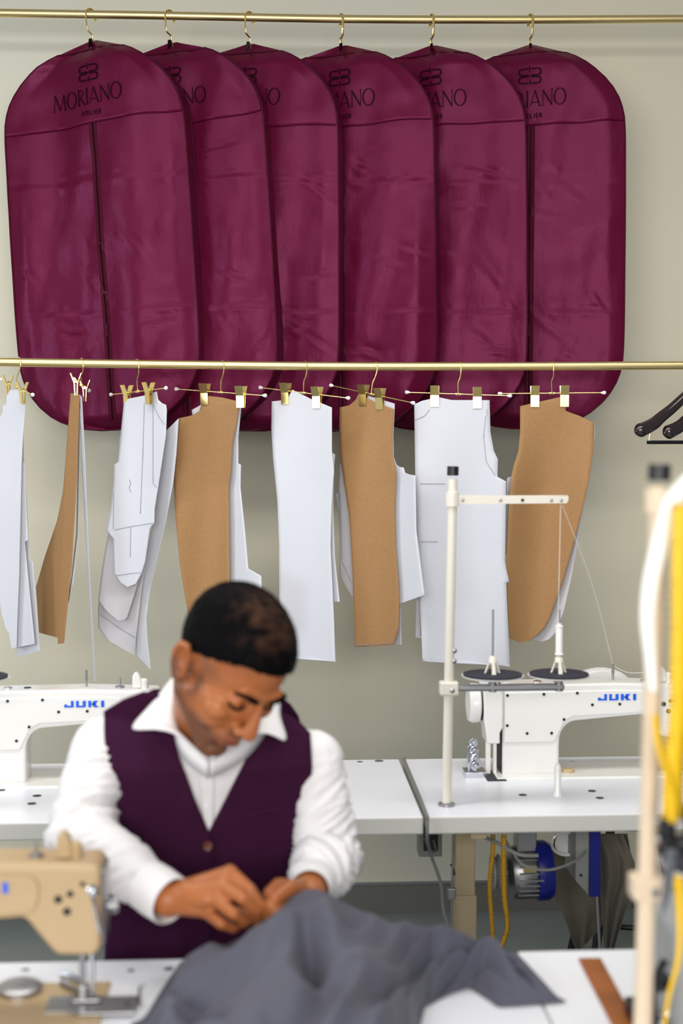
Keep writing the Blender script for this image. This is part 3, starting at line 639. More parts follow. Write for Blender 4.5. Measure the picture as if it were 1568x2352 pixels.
        pr(cov, -.05, .04, 'belt_cover', enamel, .004)
        b = B(); b.box(P(-.040, -.02, -.01), P(-.028, -.008, .09)); b.box(P(-.020, -.02, -.01), P(-.012, -.008, .09)); b.build('drive_belt', M['ribbon'], t, smooth=False)
        b = B(); b.box(P(-.002, -.035, .0), P(.003, .045, .235)); b.build('column_end_plate', M['dark'], t, smooth=False)
        b = B()
        for k in range(4): b.lathe(P(-.075, -.02 - .012 * k, .03 + .018 * (3 - k)), (0.3, -1, 0), [(.001, 0), (.012, 0), (.012, .006), (.005, .008), (.005, .014), (.001, .014)], 14)
        b.box(P(-.10, -.06, .0), P(-.045, .0, .014)); b.box(P(-.088, -.02, .0), P(-.066, .01, .075)); b.tube([P(-.09, -.05, .01), P(-.085, -.06, .05), P(-.07, -.05, .065), P(-.06, -.06, .03)], .003, 8)
        b.build('bobbin_winder', M['chrome'], t, bevel=.001)
        b = B(); b.box(P(-.048, -.10, -.001), P(.002, .02, .0012)); b.build('belt_slot', M['dark'], t, smooth=False)
    return t, P
mR, PR = machine('white industrial sewing machine on the right-hand back table, blue brand name on its arm', 1155, 3.64, M['white_enamel'])
mL, PL = machine('white industrial sewing machine on the left-hand back table, by the man\'s shoulder', -80, 3.62, M['white_enamel'])
# knee post by the right machine
b = B(); c = onz(1280, 1828, TZ)
b = B(); b.lathe((c.x, c.y, TZ), (0, 0, 1), [(.001, 0), (.012, 0), (.012, .006), (.0085, .012), (.0085, .07), (.006, .078), (.004, .082), (.001, .084)], 18)
tag(b.build('head_rest_post', M['white_enamel']), 'short white plastic peg standing on the right table before the sewing machine', 'peg')

# ------------------------------------------------------------------ thread stands
def stand(label, base, top, armz, arm_to, clampz, low_to, discs, paint, z=TZ, r=.0115, scale=1.0, extra=0):
    X, Y = base; t = thing('thread_stand', label, 'thread stand', (X, Y, z), (0, 0, 0), 'thread stands')
    lean = (Vector((top[0], top[1], top[2])) - Vector((X, Y, z)))
    def on(h): return Vector((X, Y, z)) + lean * ((h - z) / lean.z)
    b = B(); b.cyl(on(z), on(top[2] - .03), r); b.build('pole', paint, t)
    b = B(); b.cyl(on(top[2] - .022), on(top[2]), r * 1.2); b.build('pole_cap', M['black'], t)
    b = B(); b.lathe(on(z), (0, 0, 1), [(.001, 0), (.020, 0), (.020, .006), (.013, .008), (.001, .008)]); b.build('base_nut', M['steel'], t)
    c = on(armz)
    b = B(); b.cyl(c - Vector((0, 0, .016)), c + Vector((0, 0, .016)), r * 1.45); b.build('collar', paint, t)
    e = Vector((arm_to[0], Y + .0, arm_to[1]))
    b = B(); d = (e - c).normalized(); up = Vector((0, 0, 1))
    a0 = c + d * .008
    prf = [(0, -.011), (1, -.008), (1.015, 0), (1.015, .009), (0, .011)]
    L = (e - a0).length
    b.prism(prf, lambda a, q: a0 + d * a * L + up * q + Vector((0, -.0055, 0)), lambda a, q: a0 + d * a * L + up * q + Vector((0, -.004, 0)))
    b.box(a0 + Vector((0, -.0045, .008)), e + Vector((.003, .012, .0105)))
    arm = b.build('guide_arm', paint, t, smooth=False)
    for k in (.06, .40, .60, .86, .95):
        b = B(); b.lathe(a0 + d * L * k + Vector((0, -.0055, -.001)), (0, -1, 0), [(.001, 0), (.0042, 0), (.003, .002), (.001, .0025)], 12); b.build('rivet', M['steel'] if k != .6 else M['dark'], arm)
    k = on(clampz)
    b = B(); b.box(k + Vector((-.022, -.018, -.016)), k + Vector((.022, .018, .016))); b.build('clamp', paint, t, bevel=.004, smooth=False)
    b = B(); b.lathe(k + Vector((.006, -.018, -.003)), (0, -1, 0), [(.001, 0), (.006, 0), (.006, .003), (.001, .004)], 12); b.build('clamp_bolt', M['steel'], t)
    for q in (.045, .07):
        b = B(); kk = on(clampz + q + .02); b.lathe(kk + Vector((.008, -.004, 0)), (1, -.3, 0), [(.001, 0), (.006, 0), (.006, .006), (.003, .009), (.001, .009)], 12); b.build('thumb_screw', M['steel'], t)
    e2 = Vector((low_to[0], Y, low_to[1]))
    b = B(); b.box((k.x + .02, Y - .010, k.z - .008), (e2.x, Y + .010, k.z + .008)); b.build('cone_arm', M['steel'], t, bevel=.005, smooth=False)
    for (dx, spool) in discs:
        o = Vector((dx, Y, k.z + .02))
        b = B(); b.cyl(o - Vector((0, 0, .03)), o, .010, 14); b.build('disc_stem', M['steel'], t)
        b = B(); b.lathe(o, (0, 0, 1), [(.001, 0), (.05, .001), (.074, .007), (.075, .010), (.07, .009), (.001, .006)], 48); dd = b.build('cone_disc', M['white_enamel'], t)
        b = B(); b.lathe(o + Vector((0, 0, .008)), (0, 0, 1), [(.001, 0), (.07, .0018), (.071, .0055), (.001, .006)], 48); b.build('foam_pad', M['foam'], dd)
        b = B()
        for a in range(3):
            w_ = R(a * 120 + 30); ax = Vector((math.cos(w_), math.sin(w_), 0)); tt = Vector((-ax.y, ax.x, 0)) * .005
            b.loft([[o + ax * .020 + tt + Vector((0, 0, .014)), o + ax * .020 - tt + Vector((0, 0, .014)), o + ax * .016 - tt + Vector((0, 0, .014)), o + ax * .016 + tt + Vector((0, 0, .014))],
                    [o + ax * .009 + tt * .6 + Vector((0, 0, .045)), o + ax * .009 - tt * .6 + Vector((0, 0, .045)), o + ax * .004 - tt * .6 + Vector((0, 0, .045)), o + ax * .004 + tt * .6 + Vector((0, 0, .045))]])
        b.lathe(o + Vector((0, 0, .04)), (0, 0, 1), [(.001, 0), (.011, 0), (.010, .01), (.005, .016), (.001, .016)], 16)
        b.build('cone_holder', M['ivory'], t)
        b = B(); b.cyl(o + Vector((0, 0, .05)), o + Vector((0, 0, .168)), .0024, 10); b.build('spool_pin', M['steel'], t)
        if spool:
            s = thing('thread_spool', 'slim white thread spool on the right pin of the back thread stand', 'spool', o + Vector((0, 0, .058)))
            b = B(); b.lathe(o + Vector((0, 0, .058)), (0, 0, 1), [(.003, 0), (.0105, 0), (.0105, .003), (.0085, .004), (.0085, .066), (.0095, .067), (.0095, .07), (.003, .07)], 18); b.build('wound_thread', M['ribbon'], s)
            b = B(); b.lathe(o + Vector((0, 0, .128)), (0, 0, 1), [(.003, 0), (.006, 0), (.006, .006), (.003, .006)], 14); b.build('core', M['plastic_tip'], s)
    return t
bs = onz(1025, 1850, TZ); ys = bs.y
tp = at(1040, 1071, ys); az = at(1047, 1147, ys).z; ar = at(1300, 1148, ys); cz = at(1035, 1580, ys).z; lo = at(1295, 1578, ys)
stand('tall off-white thread stand rising from the right-hand back table beside its machine', (bs.x, ys), tp, az, (ar.x, ar.z), cz, (lo.x, lo.z),
      [(at(1131, 1560, ys).x, 0), (at(1283, 1560, ys).x, 1)], M['ivory'])
# threads from the arm down to the spool and over to the machine
def thread(path, label, r=.0006):
    b = B(); b.tube(path, r, 6); tag(b.build('thread', M['ribbon']), label, 'thread')
g = at(1287, 1160, ys)
thread(cat_rom([g, at(1284, 1300, ys), at(1281, 1440, ys)]), 'fine white thread hanging straight from the stand arm to the spool')
thread(cat_rom([g + Vector((.004, 0, 0)), at(1360, 1345, ys + .12), PR(.300, 0, .283)]), 'fine white thread slanting from the stand arm down to the right machine')
thread(cat_rom([PR(.300, 0, .281), PR(.34, 0, .262), PR(.386, 0, .262)]), 'fine white thread lying slack over the top of the right machine')
# left stand, mostly outside the picture
bl = onz(-120, 1850, TZ); cz2 = cz + .002
stand('thread stand of which only a black disc shows at the left edge', (bl.x, ys), (bl.x + .01, ys, tp.z), az, (bl.x + .12, az), cz2 + .004, (at(-40, 1578, ys).x, cz2),
      [(at(-52, 1560, ys).x, 0)], M['ivory'])

# fluted white disc held behind the right machine on a bent bracket
t = thing('fluted_disc', 'white disc with a finely fluted rim rising behind the right machine arm', 'disc', at(1380, 1580, 3.85))
o = at(1378, 1582, 3.85); N_ = 320
b = B()
def rr(k, y, q=1.): r_ = .088 * q + (.0013 if k % 4 < 2 else -.0013) * (q == 1); w_ = 2 * math.pi * k / N_; return o + Vector((math.cos(w_) * r_, y, math.sin(w_) * r_ * .66))
b.loft([[rr(k, -.006) for k in range(N_)], [rr(k, .010) for k in range(N_)]]); b.build('rim', M['white_enamel'], t, auto=20)
b = B(); b.loft([[rr(k, -.008, .9) for k in range(0, N_, 4)], [rr(k, -.012, .86) for k in range(0, N_, 4)], [rr(k, -.009, .3) for k in range(0, N_, 4)]]); b.build('face', M['white_enamel'], t)
b = B(); b.tube([o + Vector((0, .004, 0)), o + Vector((0, .02, -.01)), Vector((at(1240, 1640, 3.8).x, 3.86, o.z - .02)), Vector((at(1230, 1640, 3.8).x, 3.80, TZ + .12)), Vector((at(1230, 1640, 3.8).x, 3.80, TZ))], .005, 8); b.build('bracket', M['steel'], t)
# small wooden puck under the arm
c = onz(1304, 1776, TZ); b = B(); b.lathe((c.x, c.y, TZ + .003), (0, 0, 1), [(.001, 0), (.017, 0), (.017, .007), (.015, .009), (.001, .009)], 24)
tag(b.build('wooden_puck', mat('pale_wood', srgb(196, 172, 130), .5)), 'small pale wooden puck lying on the bed below the right machine arm', 'puck')

# ------------------------------------------------------------------ under the right-hand table
def cable(pts, label, r=.004, m='cable', cat='cable', name='power_cable'):
    b = B(); b.tube(cat_rom(pts, 8), r, 8); return tag(b.build(name, M[m]), label, cat)
e = yF - .006
cable([at(928, 1743, yB + .004) + Vector((0, .004, 0)), onz(930, 1750, TZ + .004), onz(955, 1810, TZ + .004), onz(978, 1868, TZ + .005), at(981, 1880, e), at(981, 1925, e), at(990, 1965, e + .05), at(1012, 2030, e + .06), at(1020, 2100, e + .05), at(1045, 2155, e + .04), at(1066, 2190, e + .02), at(1075, 2260, e + .05), at(1085, 2380, e + .05)],
      'grey power cable running out of the table gap and down towards the floor')
t = thing('socket_box', 'grey metal socket box under the table edge beside the hanging cable', 'socket', at(988, 1940, 3.8))
b = B(); a = at(962, 1916, 3.8); c = at(1015, 1968, 3.8); b.box((a.x, 3.8, c.z), (c.x, 3.86, TZ - .042)); b.build('housing', M['box'], t, bevel=.003, smooth=False)
b = B(); b.box((a.x + .012, 3.794, c.z + .018), (c.x - .012, 3.801, TZ - .055)); b.build('cover', M['dark'], t, smooth=False, bevel=.002)
b = B(); b.tube(cat_rom([at(975, 1925, 3.79), at(985, 1950, 3.77), at(1000, 1955, 3.77), at(995, 1930, 3.79)]), .003, 8); b.build('lead', M['cable'], t)
t = thing('black_rail', 'black bar fixed under the left table top by the man\'s elbow', 'rail', at(862, 1925, 3.6))
b = B(); a = at(800, 1918, 3.6); c = at(905, 1925, 3.6); b.box((a.x, 3.58, TZ - .055), (c.x, 3.63, TZ - .042)); b.build('bar', M['black'], t, smooth=False, bevel=.002)
tk = (yF + yB) / 2
# treadle linkage next to the leg
t = thing('table_linkage', 'thin steel rod with a clamp running down beside the beige table leg', 'rod', at(1040, 2100, tk))
b = B(); a = at(1040, 1918, tk - .03); c = at(1036, 2180, tk - .03); b.cyl(a, c, .003, 10); b.build('rod', M['steel'], t)
b = B(); q = at(1038, 2052, tk - .03); b.box(q + Vector((-.012, -.008, -.014)), q + Vector((.008, .008, .014))); b.build('clamp', M['steel'], t, bevel=.002, smooth=False)
b = B(); b.tube([at(1034, 1985, tk - .03), at(1041, 1995, tk - .03), at(1044, 2010, tk - .03)], .002, 8); b.build('spring', M['dark'], t)
# motor
mo = at(1200, 2002, 3.56)
t = thing('motor', 'silver clutch motor with a dark blue end cap slung under the right table', 'motor', mo)
b = B()
prf = [(.001, -.045), (.03, -.045), (.048, -.035), (.052, -.02), (.052, .03), (.05, .035), (.001, .036)]
b.lathe(mo, (1, 0, .06), [(r * 1.32, h * .9) for r, h in prf], 36)
b.build('housing', M['steel'], t)
b = B()
for k in range(7):
    z = -.045 + .015 * k; b.box(mo + Vector((-.02, -.078 + .012 * abs(k - 3) ** 1.3 * .5, z - .002)), mo + Vector((.04, -.05, z + .002)))
b.build('cooling_fins', M['steel'], t, smooth=False)
b = B(); b.lathe(mo + Vector((.03, 0, .002)), (1, 0, .06), [(.001, 0), (.074, 0), (.076, .004), (.076, .03), (.068, .042), (.04, .046), (.001, .046)], 40); b.build('end_cap', M['motorblue'], t)
b = B(); b.box(mo + Vector((-.02, -.03, .055)), mo + Vector((.03, .03, TZ - .043 - mo.z))); b.build('bracket', M['steel'], t, bevel=.003, smooth=False)
b = B(); b.lathe(mo + Vector((-.06, 0, -.0)), (-1, 0, 0), [(.001, -.02), (.01, -.02), (.01, 0), (.045, .0), (.046, .004), (.036, .010), (.046, .016), (.045, .02), (.001, .02)], 36); b.build('pulley', M['box'], t)
b = B(); q = mo + Vector((.0, -.078, .03)); b.box(q + Vector((-.012, -.004, -.008)), q + Vector((.02, .004, .008))); b.build('terminal', M['gold'], t, smooth=False, bevel=.001)
cable([at(1100, 1918, 3.55), at(1140, 1935, 3.48), at(1190, 1962, 3.44), at(1235, 1965, 3.44)], 'pale cable looping from under the table top to the motor', .005, 'box')
cable([at(1160, 1930, 3.5), at(1200, 1985, 3.42), at(1260, 1998, 3.42), at(1320, 1978, 3.45), at(1345, 1955, 3.5)], 'thin pale cable sagging between the motor and the blue control box', .0035, 'box')
# control box
t = thing('control_box', 'grey and dark blue control box hanging under the table right of the motor', 'control box', at(1340, 1970, 3.6))
a = at(1312, 1918, 3.6); c = at(1342, 2035, 3.6); d = at(1366, 2035, 3.6)
b = B(); b.prism([(a.x, TZ - .042), (c.x, TZ - .042), (c.x, c.z - .01), (a.x, c.z + .03)], lambda p, q: Vector((p, 3.55, q)), lambda p, q: Vector((p, 3.68, q))); b.build('side_panel', M['box'], t, bevel=.003, smooth=False)
b = B(); b.box((c.x, 3.54, c.z - .01), (d.x, 3.67, TZ - .05)); b.build('front_cover', M['motorblue'], t, bevel=.003, smooth=False)
b = B(); b.lathe((a.x + .014, 3.548, c.z + .045), (0, -1, 0), [(.001, 0), (.004, 0), (.003, .003), (.001, .003)], 12); b.build('screw', M['dark'], t)
t = thing('pitman_rod', 'thin pale blue treadle rod below the control box', 'rod', at(1372, 2000, 3.56))
b = B(); b.cyl(at(1368, 2020, 3.56), at(1383, 2290, 3.56), .0042, 12); b.build('rod', M['steel'], t)
b = B(); b.cyl(at(1364, 1925, 3.56), at(1368, 2025, 3.56), .003, 10); b.ell(at(1369, 2010, 3.56), (.009, .009, .014)); b.build('ball_joint', M['steel'], t)
b = B(); q = at(1385, 2290, 3.56); b.box((q.x - .20, q.y - .12, .06), (q.x + .20, q.y + .14, .075)); b.build('treadle', M['black'], t, bevel=.004, smooth=False)
b = B(); b.cyl((q.x, q.y, .07), at(1383, 2290, 3.56), .0042, 10); b.build('lower_rod', M['steel'], t)
# measuring tapes hanging under the table
def hanging_tape(pts, label, m, wd, parent=None, tilt=.3, ticks=True, name='measuring_tape'):
    P = cat_rom(pts, 10); rows = []; bb = B(); L = 0
    t = thing(name, label, 'measuring tape', P[0])
    n = Vector((math.cos(tilt), -math.sin(tilt), 0)) * wd / 2
    bb.grid([[p - n, p + n] for p in P]); bb.build('band', M[m], t, solid=.0008)
    if ticks:
        bb = B(); off = Vector((-math.sin(tilt), -math.cos(tilt), 0)) * .0012
        for a, c in zip(P, P[1:]):
            Ls = (c - a).length; k = 0
            while L + .01 > 0 and k * .01 < Ls:
                p = a.lerp(c, k * .01 / Ls); q = .55 if (int((L + k * .01) * 100) % 5) == 0 else .3; dn = (c - a).normalized() * .0009
                for s_ in (-1, 1): bb.add([p + off + n * s_ * 1 - dn, p + off + n * s_ * (1 - q) - dn, p + off + n * s_ * (1 - q) + dn, p + off + n * s_ * 1 + dn], [(0, 1, 2, 3)])
                k += 1
            L += Ls
        bb.build('graduation', M['black'], t, smooth=False)
    return t
hanging_tape([at(1132, 1917, 3.50), at(1131, 1960, 3.5), at(1124, 2030, 3.5), at(1128, 2100, 3.5), at(1132, 2160, 3.5), at(1134, 2215, 3.5)], 'ochre measuring tape hanging below the table, left and longer strand', 'oldtape', .011)
hanging_tape([at(1157, 1917, 3.46), at(1156, 1980, 3.46), at(1158, 2060, 3.46), at(1164, 2110, 3.46), at(1163, 2140, 3.46), at(1150, 2178, 3.46)], 'ochre measuring tape hanging below the table, right strand with a curled metal tip', 'oldtape', .013)
# khaki cloth hanging behind
def cloth(rows_px, label, m, name, nx=40, ny=46, relief=.018, sd=0, solid=.0015):
    bb = B(); R_ = []
    for j in range(ny + 1):
        v = j / ny; row = []
        for i in range(nx + 1):
            u = i / nx
            l = [lerp_tab([(k / (len(rows_px) - 1), r_[c]) for k, r_ in enumerate(rows_px)], v) for c in range(5)]
            px = l[0] + (l[2] - l[0]) * u; py = l[1] + (l[3] - l[1]) * u
            Y = l[4] + relief * (noise.noise((u * 5 + sd, v * 1.8, sd)) + .6 * math.sin(u * 14 + v * 5 + sd))
            row.append(at(px, py, Y))
        R_.append(row)
    bb.grid(R_); return tag(bb.build(name, M[m], solid=solid, auto=70), label, 'cloth')
cloth([(1275, 1915, 1440, 1915, 3.78), (1262, 1980, 1452, 1985, 3.78), (1268, 2045, 1440, 2035, 3.78), (1300, 2120, 1412, 2090, 3.78), (1325, 2190, 1362, 2150, 3.78)], 'khaki cloth hanging in folds behind the control box, left pointed half', 'khaki', 'hanging_cloth', sd=1)
cloth([(1350, 1915, 1430, 1915, 3.73), (1362, 1960, 1458, 1985, 3.73), (1376, 2010, 1452, 2040, 3.73), (1380, 2080, 1440, 2080, 3.73), (1388, 2180, 1408, 2184, 3.73)], 'khaki cloth hanging right of the thin treadle rod, its narrow tail lowest', 'khaki', 'hanging_cloth', sd=4)
t = thing('hanging_ring', 'white oval hoop showing under the table in front of the khaki cloth', 'hoop', at(1300, 1935, 3.62))
b = B(); pts = [at(1300 + 34 * math.cos(R(a)), 1938 + 26 * math.sin(R(a)), 3.62) for a in range(0, 361, 12)]; b.tube(pts, .004, 8); b.build('hoop', M['plastic_tip'], t)
b = B(); b.lathe(at(1300, 1938, 3.64), (0, 1, 0), [(.001, 0), (.03, 0), (.03, .002), (.001, .002)], 30); b.build('disc', M['white_enamel'], t)
# stool behind the right table, dark legs only
t = thing('stool', 'dark work stool behind the right table, its legs below the khaki cloth', 'stool', (at(1440, 2100, 4.25).x, 4.25, 0))
sx = at(1440, 2100, 4.25).x
b = B(); b.lathe((sx, 4.25, .47), (0, 0, 1), [(.001, 0), (.16, 0), (.17, .02), (.16, .05), (.001, .055)], 36); b.build('seat', M['black'], t)
for k in range(4):
    w_ = R(45 + 90 * k); b = B(); b.cyl((sx + .1 * math.cos(w_), 4.25 + .1 * math.sin(w_), .47), (sx + .2 * math.cos(w_), 4.25 + .2 * math.sin(w_), 0), .014, 12); b.build('leg', M['black'], t)
b = B(); b.tube([(sx + .16 * math.cos(R(a)), 4.25 + .16 * math.sin(R(a)), .18) for a in range(0, 361, 15)], .008, 8); b.build('foot_ring', M['black'], t)
# ------------------------------------------------------------------ the man
man = thing('person', 'man with short black hair in white shirt and aubergine waistcoat, head bowed, sewing grey cloth', 'person', (at(478, 1850, 2.75).x, 2.78, 0))
sx = at(478, 1850, 2.75).x
def blob(parts, name, m, parent, voxel, smooth=4, fn=None, attrs=None, factor=.5):
    b = B()
    for p in parts: p(b)
    me = bpy.data.meshes.new('tmp'); me.from_pydata([tuple(v) for v in b.v], [], b.f)
    bm = bmesh.new(); bm.from_mesh(me); bmesh.ops.recalc_face_normals(bm, faces=bm.faces[:]); bm.to_mesh(me); bm.free()
    o = bpy.data.objects.new('tmp', me); COL.objects.link(o)
    md = o.modifiers.new('r', 'REMESH'); md.mode = 'VOXEL'; md.voxel_size = voxel
    if smooth: s = o.modifiers.new('s', 'SMOOTH'); s.iterations = smooth; s.factor = factor
    dg = bpy.context.evaluated_depsgraph_get(); dg.update()
    m2 = bpy.data.meshes.new_from_object(o.evaluated_get(dg)); bpy.data.objects.remove(o)
    m2.name = name
    if fn:
        cs = [v.co.copy() for v in m2.vertices]; ns = [v.normal.copy() for v in m2.vertices]
        m2.vertices.foreach_set('co', [x for c, n in zip(cs, ns) for x in fn(c, n)])
    if attrs:
        for an, af in attrs:
            a = m2.attributes.new(an, 'FLOAT', 'POINT'); a.data.foreach_set('value', [af(v.co) for v in m2.vertices])
    m2.materials.clear(); m2.materials.append(m)
    if parent in MW: m2.transform(MW[parent].inverted())
    m2.polygons.foreach_set('use_smooth', [True] * len(m2.polygons)); m2.update()
    r = bpy.data.objects.new(name, m2); COL.objects.link(r); r.parent = parent; MW[r] = MW[parent]
    return r
def cp(p, q, r1, r2): return lambda b: b.caps(p, q, r1, r2)
def el(c, r, mt=None): return lambda b: b.ell(c, r, mt)
# head frame
HS = 1.10
psi, th, rol = R(41), R(39), R(8)
Fv = Vector((math.sin(psi) * math.cos(th), -math.cos(psi) * math.cos(th), -math.sin(th)))
Uv = Vector((math.sin(psi) * math.sin(th), -math.cos(psi) * math.sin(th), math.cos(th)))
Lv = Vector((math.cos(psi), math.sin(psi), 0))
rm = Matrix.Rotation(rol, 3, Vector((0, 1, 0)))   # lean in the picture
Fv, Lv, Uv = rm @ Fv, rm @ Lv, rm @ Uv
HC = at(530, 1528, 2.40)
HM = Matrix((Fv, Lv, Uv)).transposed().to_4x4() @ Matrix.Scale(HS, 4); HM.translation = HC
HI = HM.inverted()
def H(f, l, u): return HM @ Vector((f, l, u))
def hcap(p, q, r1, r2): return cp(H(*p), H(*q), r1 * HS, r2 * HS)
def hell(c, r): return lambda b: b.ell(c, r, HM, 32, 20)
parts = [hell((-.012, 0, .030), (.097, .076, .086)), hell((.03, 0, -.022), (.060, .062, .085)),
         hcap((.0, -.052, -.052), (.062, -.016, -.106), .022, .016), hcap((.0, .052, -.052), (.062, .016, -.106), .022, .016), hell((.073, 0, -.108), (.017, .022, .015)), hell((.045, 0, -.085), (.04, .036, .03)),
         hcap((.080, -.032, .026), (.082, .032, .026), .011, .011),
         hell((.056, -.042, -.022), (.026, .022, .022)), hell((.056, .042, -.022), (.026, .022, .022)),
         hcap((.086, 0, .018), (.106, 0, -.026), .0078, .0118), hell((.108, 0, -.032), (.0115, .0128, .0105)), hell((.097, -.014, -.036), (.011, .0085, .008)), hell((.097, .014, -.036), (.011, .0085, .008)),
         hell((.069, 0, -.066), (.026, .032, .026)),
         hcap((.087, -.016, -.066), (.093, 0, -.063), .006, .0065), hcap((.087, .016, -.066), (.093, 0, -.063), .006, .0065),
         hcap((.086, -.013, -.078), (.090, .013, -.078), .0065, .0065), 
         hell((.069, -.031, .007), (.015, .015, .012)), hell((.069, .031, .007), (.015, .015, .012))]
# ears: rim, lobe, bowl
for s_ in (-1, 1):
    rim = [(-.004, .074, -.028), (-.010, .082, .006), (-.020, .087, .020), (-.032, .089, .014), (-.034, .088, -.004), (-.026, .084, -.024), (-.014, .079, -.038)]
    for a, c in zip(rim, rim[1:]): parts.append(hcap((a[0], a[1] * s_, a[2]), (c[0], c[1] * s_, c[2]), .0055, .0055))
    parts.append(hell((-.018, .079 * s_, -.006), (.014, .006, .022))); parts.append(hell((-.010, .078 * s_, -.036), (.008, .006, .009))); parts.append(hcap((-.010, .074 * s_, -.022), (-.018, .085 * s_, .006), .003, .0035))
# neck, trunk
nk = at(470, 1700, 2.60)
parts += [cp(H(-.035, 0, -.045), nk, .060, .055), cp(H(.02, 0, -.08), nk + Vector((.0, -.02, .01)), .035, .040), cp(nk, nk + Vector((0, .08, -.12)), .058, .07)]
SRp, SLp = at(236, 1716, 2.62), at(718, 1748, 2.62)
parts += [cp(nk + Vector((0, .05, -.03)), SRp, .055, .05), cp(nk + Vector((0, .05, -.03)), SLp, .055, .05)]
ch = at(478, 1800, 2.67); pel = Vector((sx, 2.80, .60))
parts += [lambda b: b.ell(ch, (.155, .10, .13)), lambda b: b.ell(ch.lerp(pel, .5), (.145, .095, .16)), lambda b: b.ell(pel, (.16, .12, .12))]
ER, WR = at(182, 1925, 2.50), at(388, 2066, 2.30)
EL, WL = at(752, 1970, 2.56), at(705, 2056, 2.34)
parts += [cp(SRp, ER, .046, .040), cp(ER, WR, .040, .029), cp(SLp, EL, .046, .040), cp(EL, WL, .040, .029)]
# legs (under the table)
KR, KL = Vector((sx - .16, 2.36, .56)), Vector((sx + .16, 2.36, .56))
AR, AL = Vector((sx - .17, 2.42, .10)), Vector((sx + .17, 2.42, .10))
parts += [cp(pel + Vector((-.08, 0, -.02)), KR, .08, .055), cp(KR, AR, .05, .036), cp(pel + Vector((.08, 0, -.02)), KL, .08, .055), cp(KL, AL, .05, .036)]
parts += [cp(AR, AR + Vector((-.01, -.14, -.06)), .034, .028), cp(AL, AL + Vector((.01, -.14, -.06)), .034, .028)]
# hands
def chain(pts, rs):
    for a, c, r1, r2 in zip(pts, pts[1:], rs, rs[1:]): parts.append(cp(a, c, r1, r2))
# right hand (left in the picture): back of the hand up, fingers pointing to the cloth
kn = [at(528, 2004, 2.285), at(512, 2034, 2.262), at(492, 2064, 2.258), at(468, 2090, 2.268)]
for k in kn: parts.append(cp(WR, k, .025, .0125))
parts += [cp(kn[0], kn[1], .0135, .0125), cp(kn[1], kn[2], .0125, .0115), cp(kn[2], kn[3], .0115, .011), cp(WR.lerp(kn[1], .4), WR.lerp(kn[2], .85), .024, .018)]
chain([kn[0], at(574, 2044, 2.25), at(600, 2082, 2.25), at(614, 2104, 2.26)], [.0125, .0102, .0092, .0078])
chain([kn[1], at(556, 2062, 2.225), at(588, 2090, 2.24), at(596, 2110, 2.262)], [.0125, .0106, .0094, .008])
chain([kn[2], at(536, 2098, 2.222), at(562, 2116, 2.245), at(566, 2124, 2.27)], [.0118, .0100, .009, .0078])
chain([kn[3], at(508, 2122, 2.235), at(534, 2132, 2.25), at(542, 2134, 2.27)], [.0108, .0092, .0082, .007])
chain([WR + Vector((.012, .012, -.012)), at(470, 2088, 2.315), at(545, 2100, 2.30), at(588, 2112, 2.285), at(606, 2116, 2.275)], [.018, .016, .0125, .0105, .008])
# left hand (right in the picture): closed fist over the cloth edge with the thumb tip forward
kl = [at(640, 2034, 2.31), at(640, 2052, 2.29), at(646, 2070, 2.285), at(656, 2086, 2.29)]
for k in kl: parts.append(cp(WL, k, .025, .0128))
parts += [cp(kl[0], kl[1], .013, .013), cp(kl[1], kl[2], .013, .012), cp(kl[2], kl[3], .012, .011)]
chain([kl[0], at(618, 2052, 2.285), at(622, 2078, 2.275), at(634, 2088, 2.285)], [.0125, .0108, .0095, .008])
chain([kl[1], at(624, 2074, 2.262), at(640, 2096, 2.268), at(654, 2096, 2.285)], [.0122, .0104, .0092, .0078])
chain([kl[2], at(636, 2094, 2.258), at(656, 2108, 2.27), at(668, 2104, 2.29)], [.0118, .01, .009, .0078])
chain([kl[3], at(652, 2106, 2.268), at(670, 2114, 2.28), at(680, 2108, 2.295)], [.0108, .0092, .0084, .007])
chain([WL + Vector((-.01, -.005, .012)), at(664, 2040, 2.29), at(632, 2062, 2.262), at(624, 2086, 2.258)], [.018, .0145, .0115, .0085])
def g3(p, c, r): return math.exp(-(((p.x - c[0]) / r[0]) ** 2 + ((p.y - c[1]) / r[1]) ** 2 + ((p.z - c[2]) / r[2]) ** 2))
def sculpt(co, n):
    p = HI @ co
    if p.length > .2: return co
    d = 0
    for s_ in (-1, 1):
        d -= .0060 * g3(p, (.092, .017 * s_, .010), (.02, .010, .011))   # inner eye corners
        d -= .0035 * g3(p, (.078, .031 * s_, -.006), (.02, .018, .005))  # under the lids
        d -= .0042 * g3(p, (.080, .032 * s_, .019), (.02, .018, .0045))   # crease above the lids
        d -= .003 * g3(p, (.085, .026 * s_, -.050), (.03, .006, .016))   # nose to mouth fold
        d -= .006 * g3(p, (-.016, .090 * s_, -.004), (.010, .02, .014))  # ear bowl
        d -= .004 * g3(p, (.106, .007 * s_, -.046), (.008, .004, .005))  # nostrils
    d -= .0035 * g3(p, (.095, 0, -.0710), (.02, .022, .0022))            # mouth line
    d -= .0035 * g3(p, (.085, 0, -.091), (.02, .018, .006))             # chin groove
    return co + n * d * HS
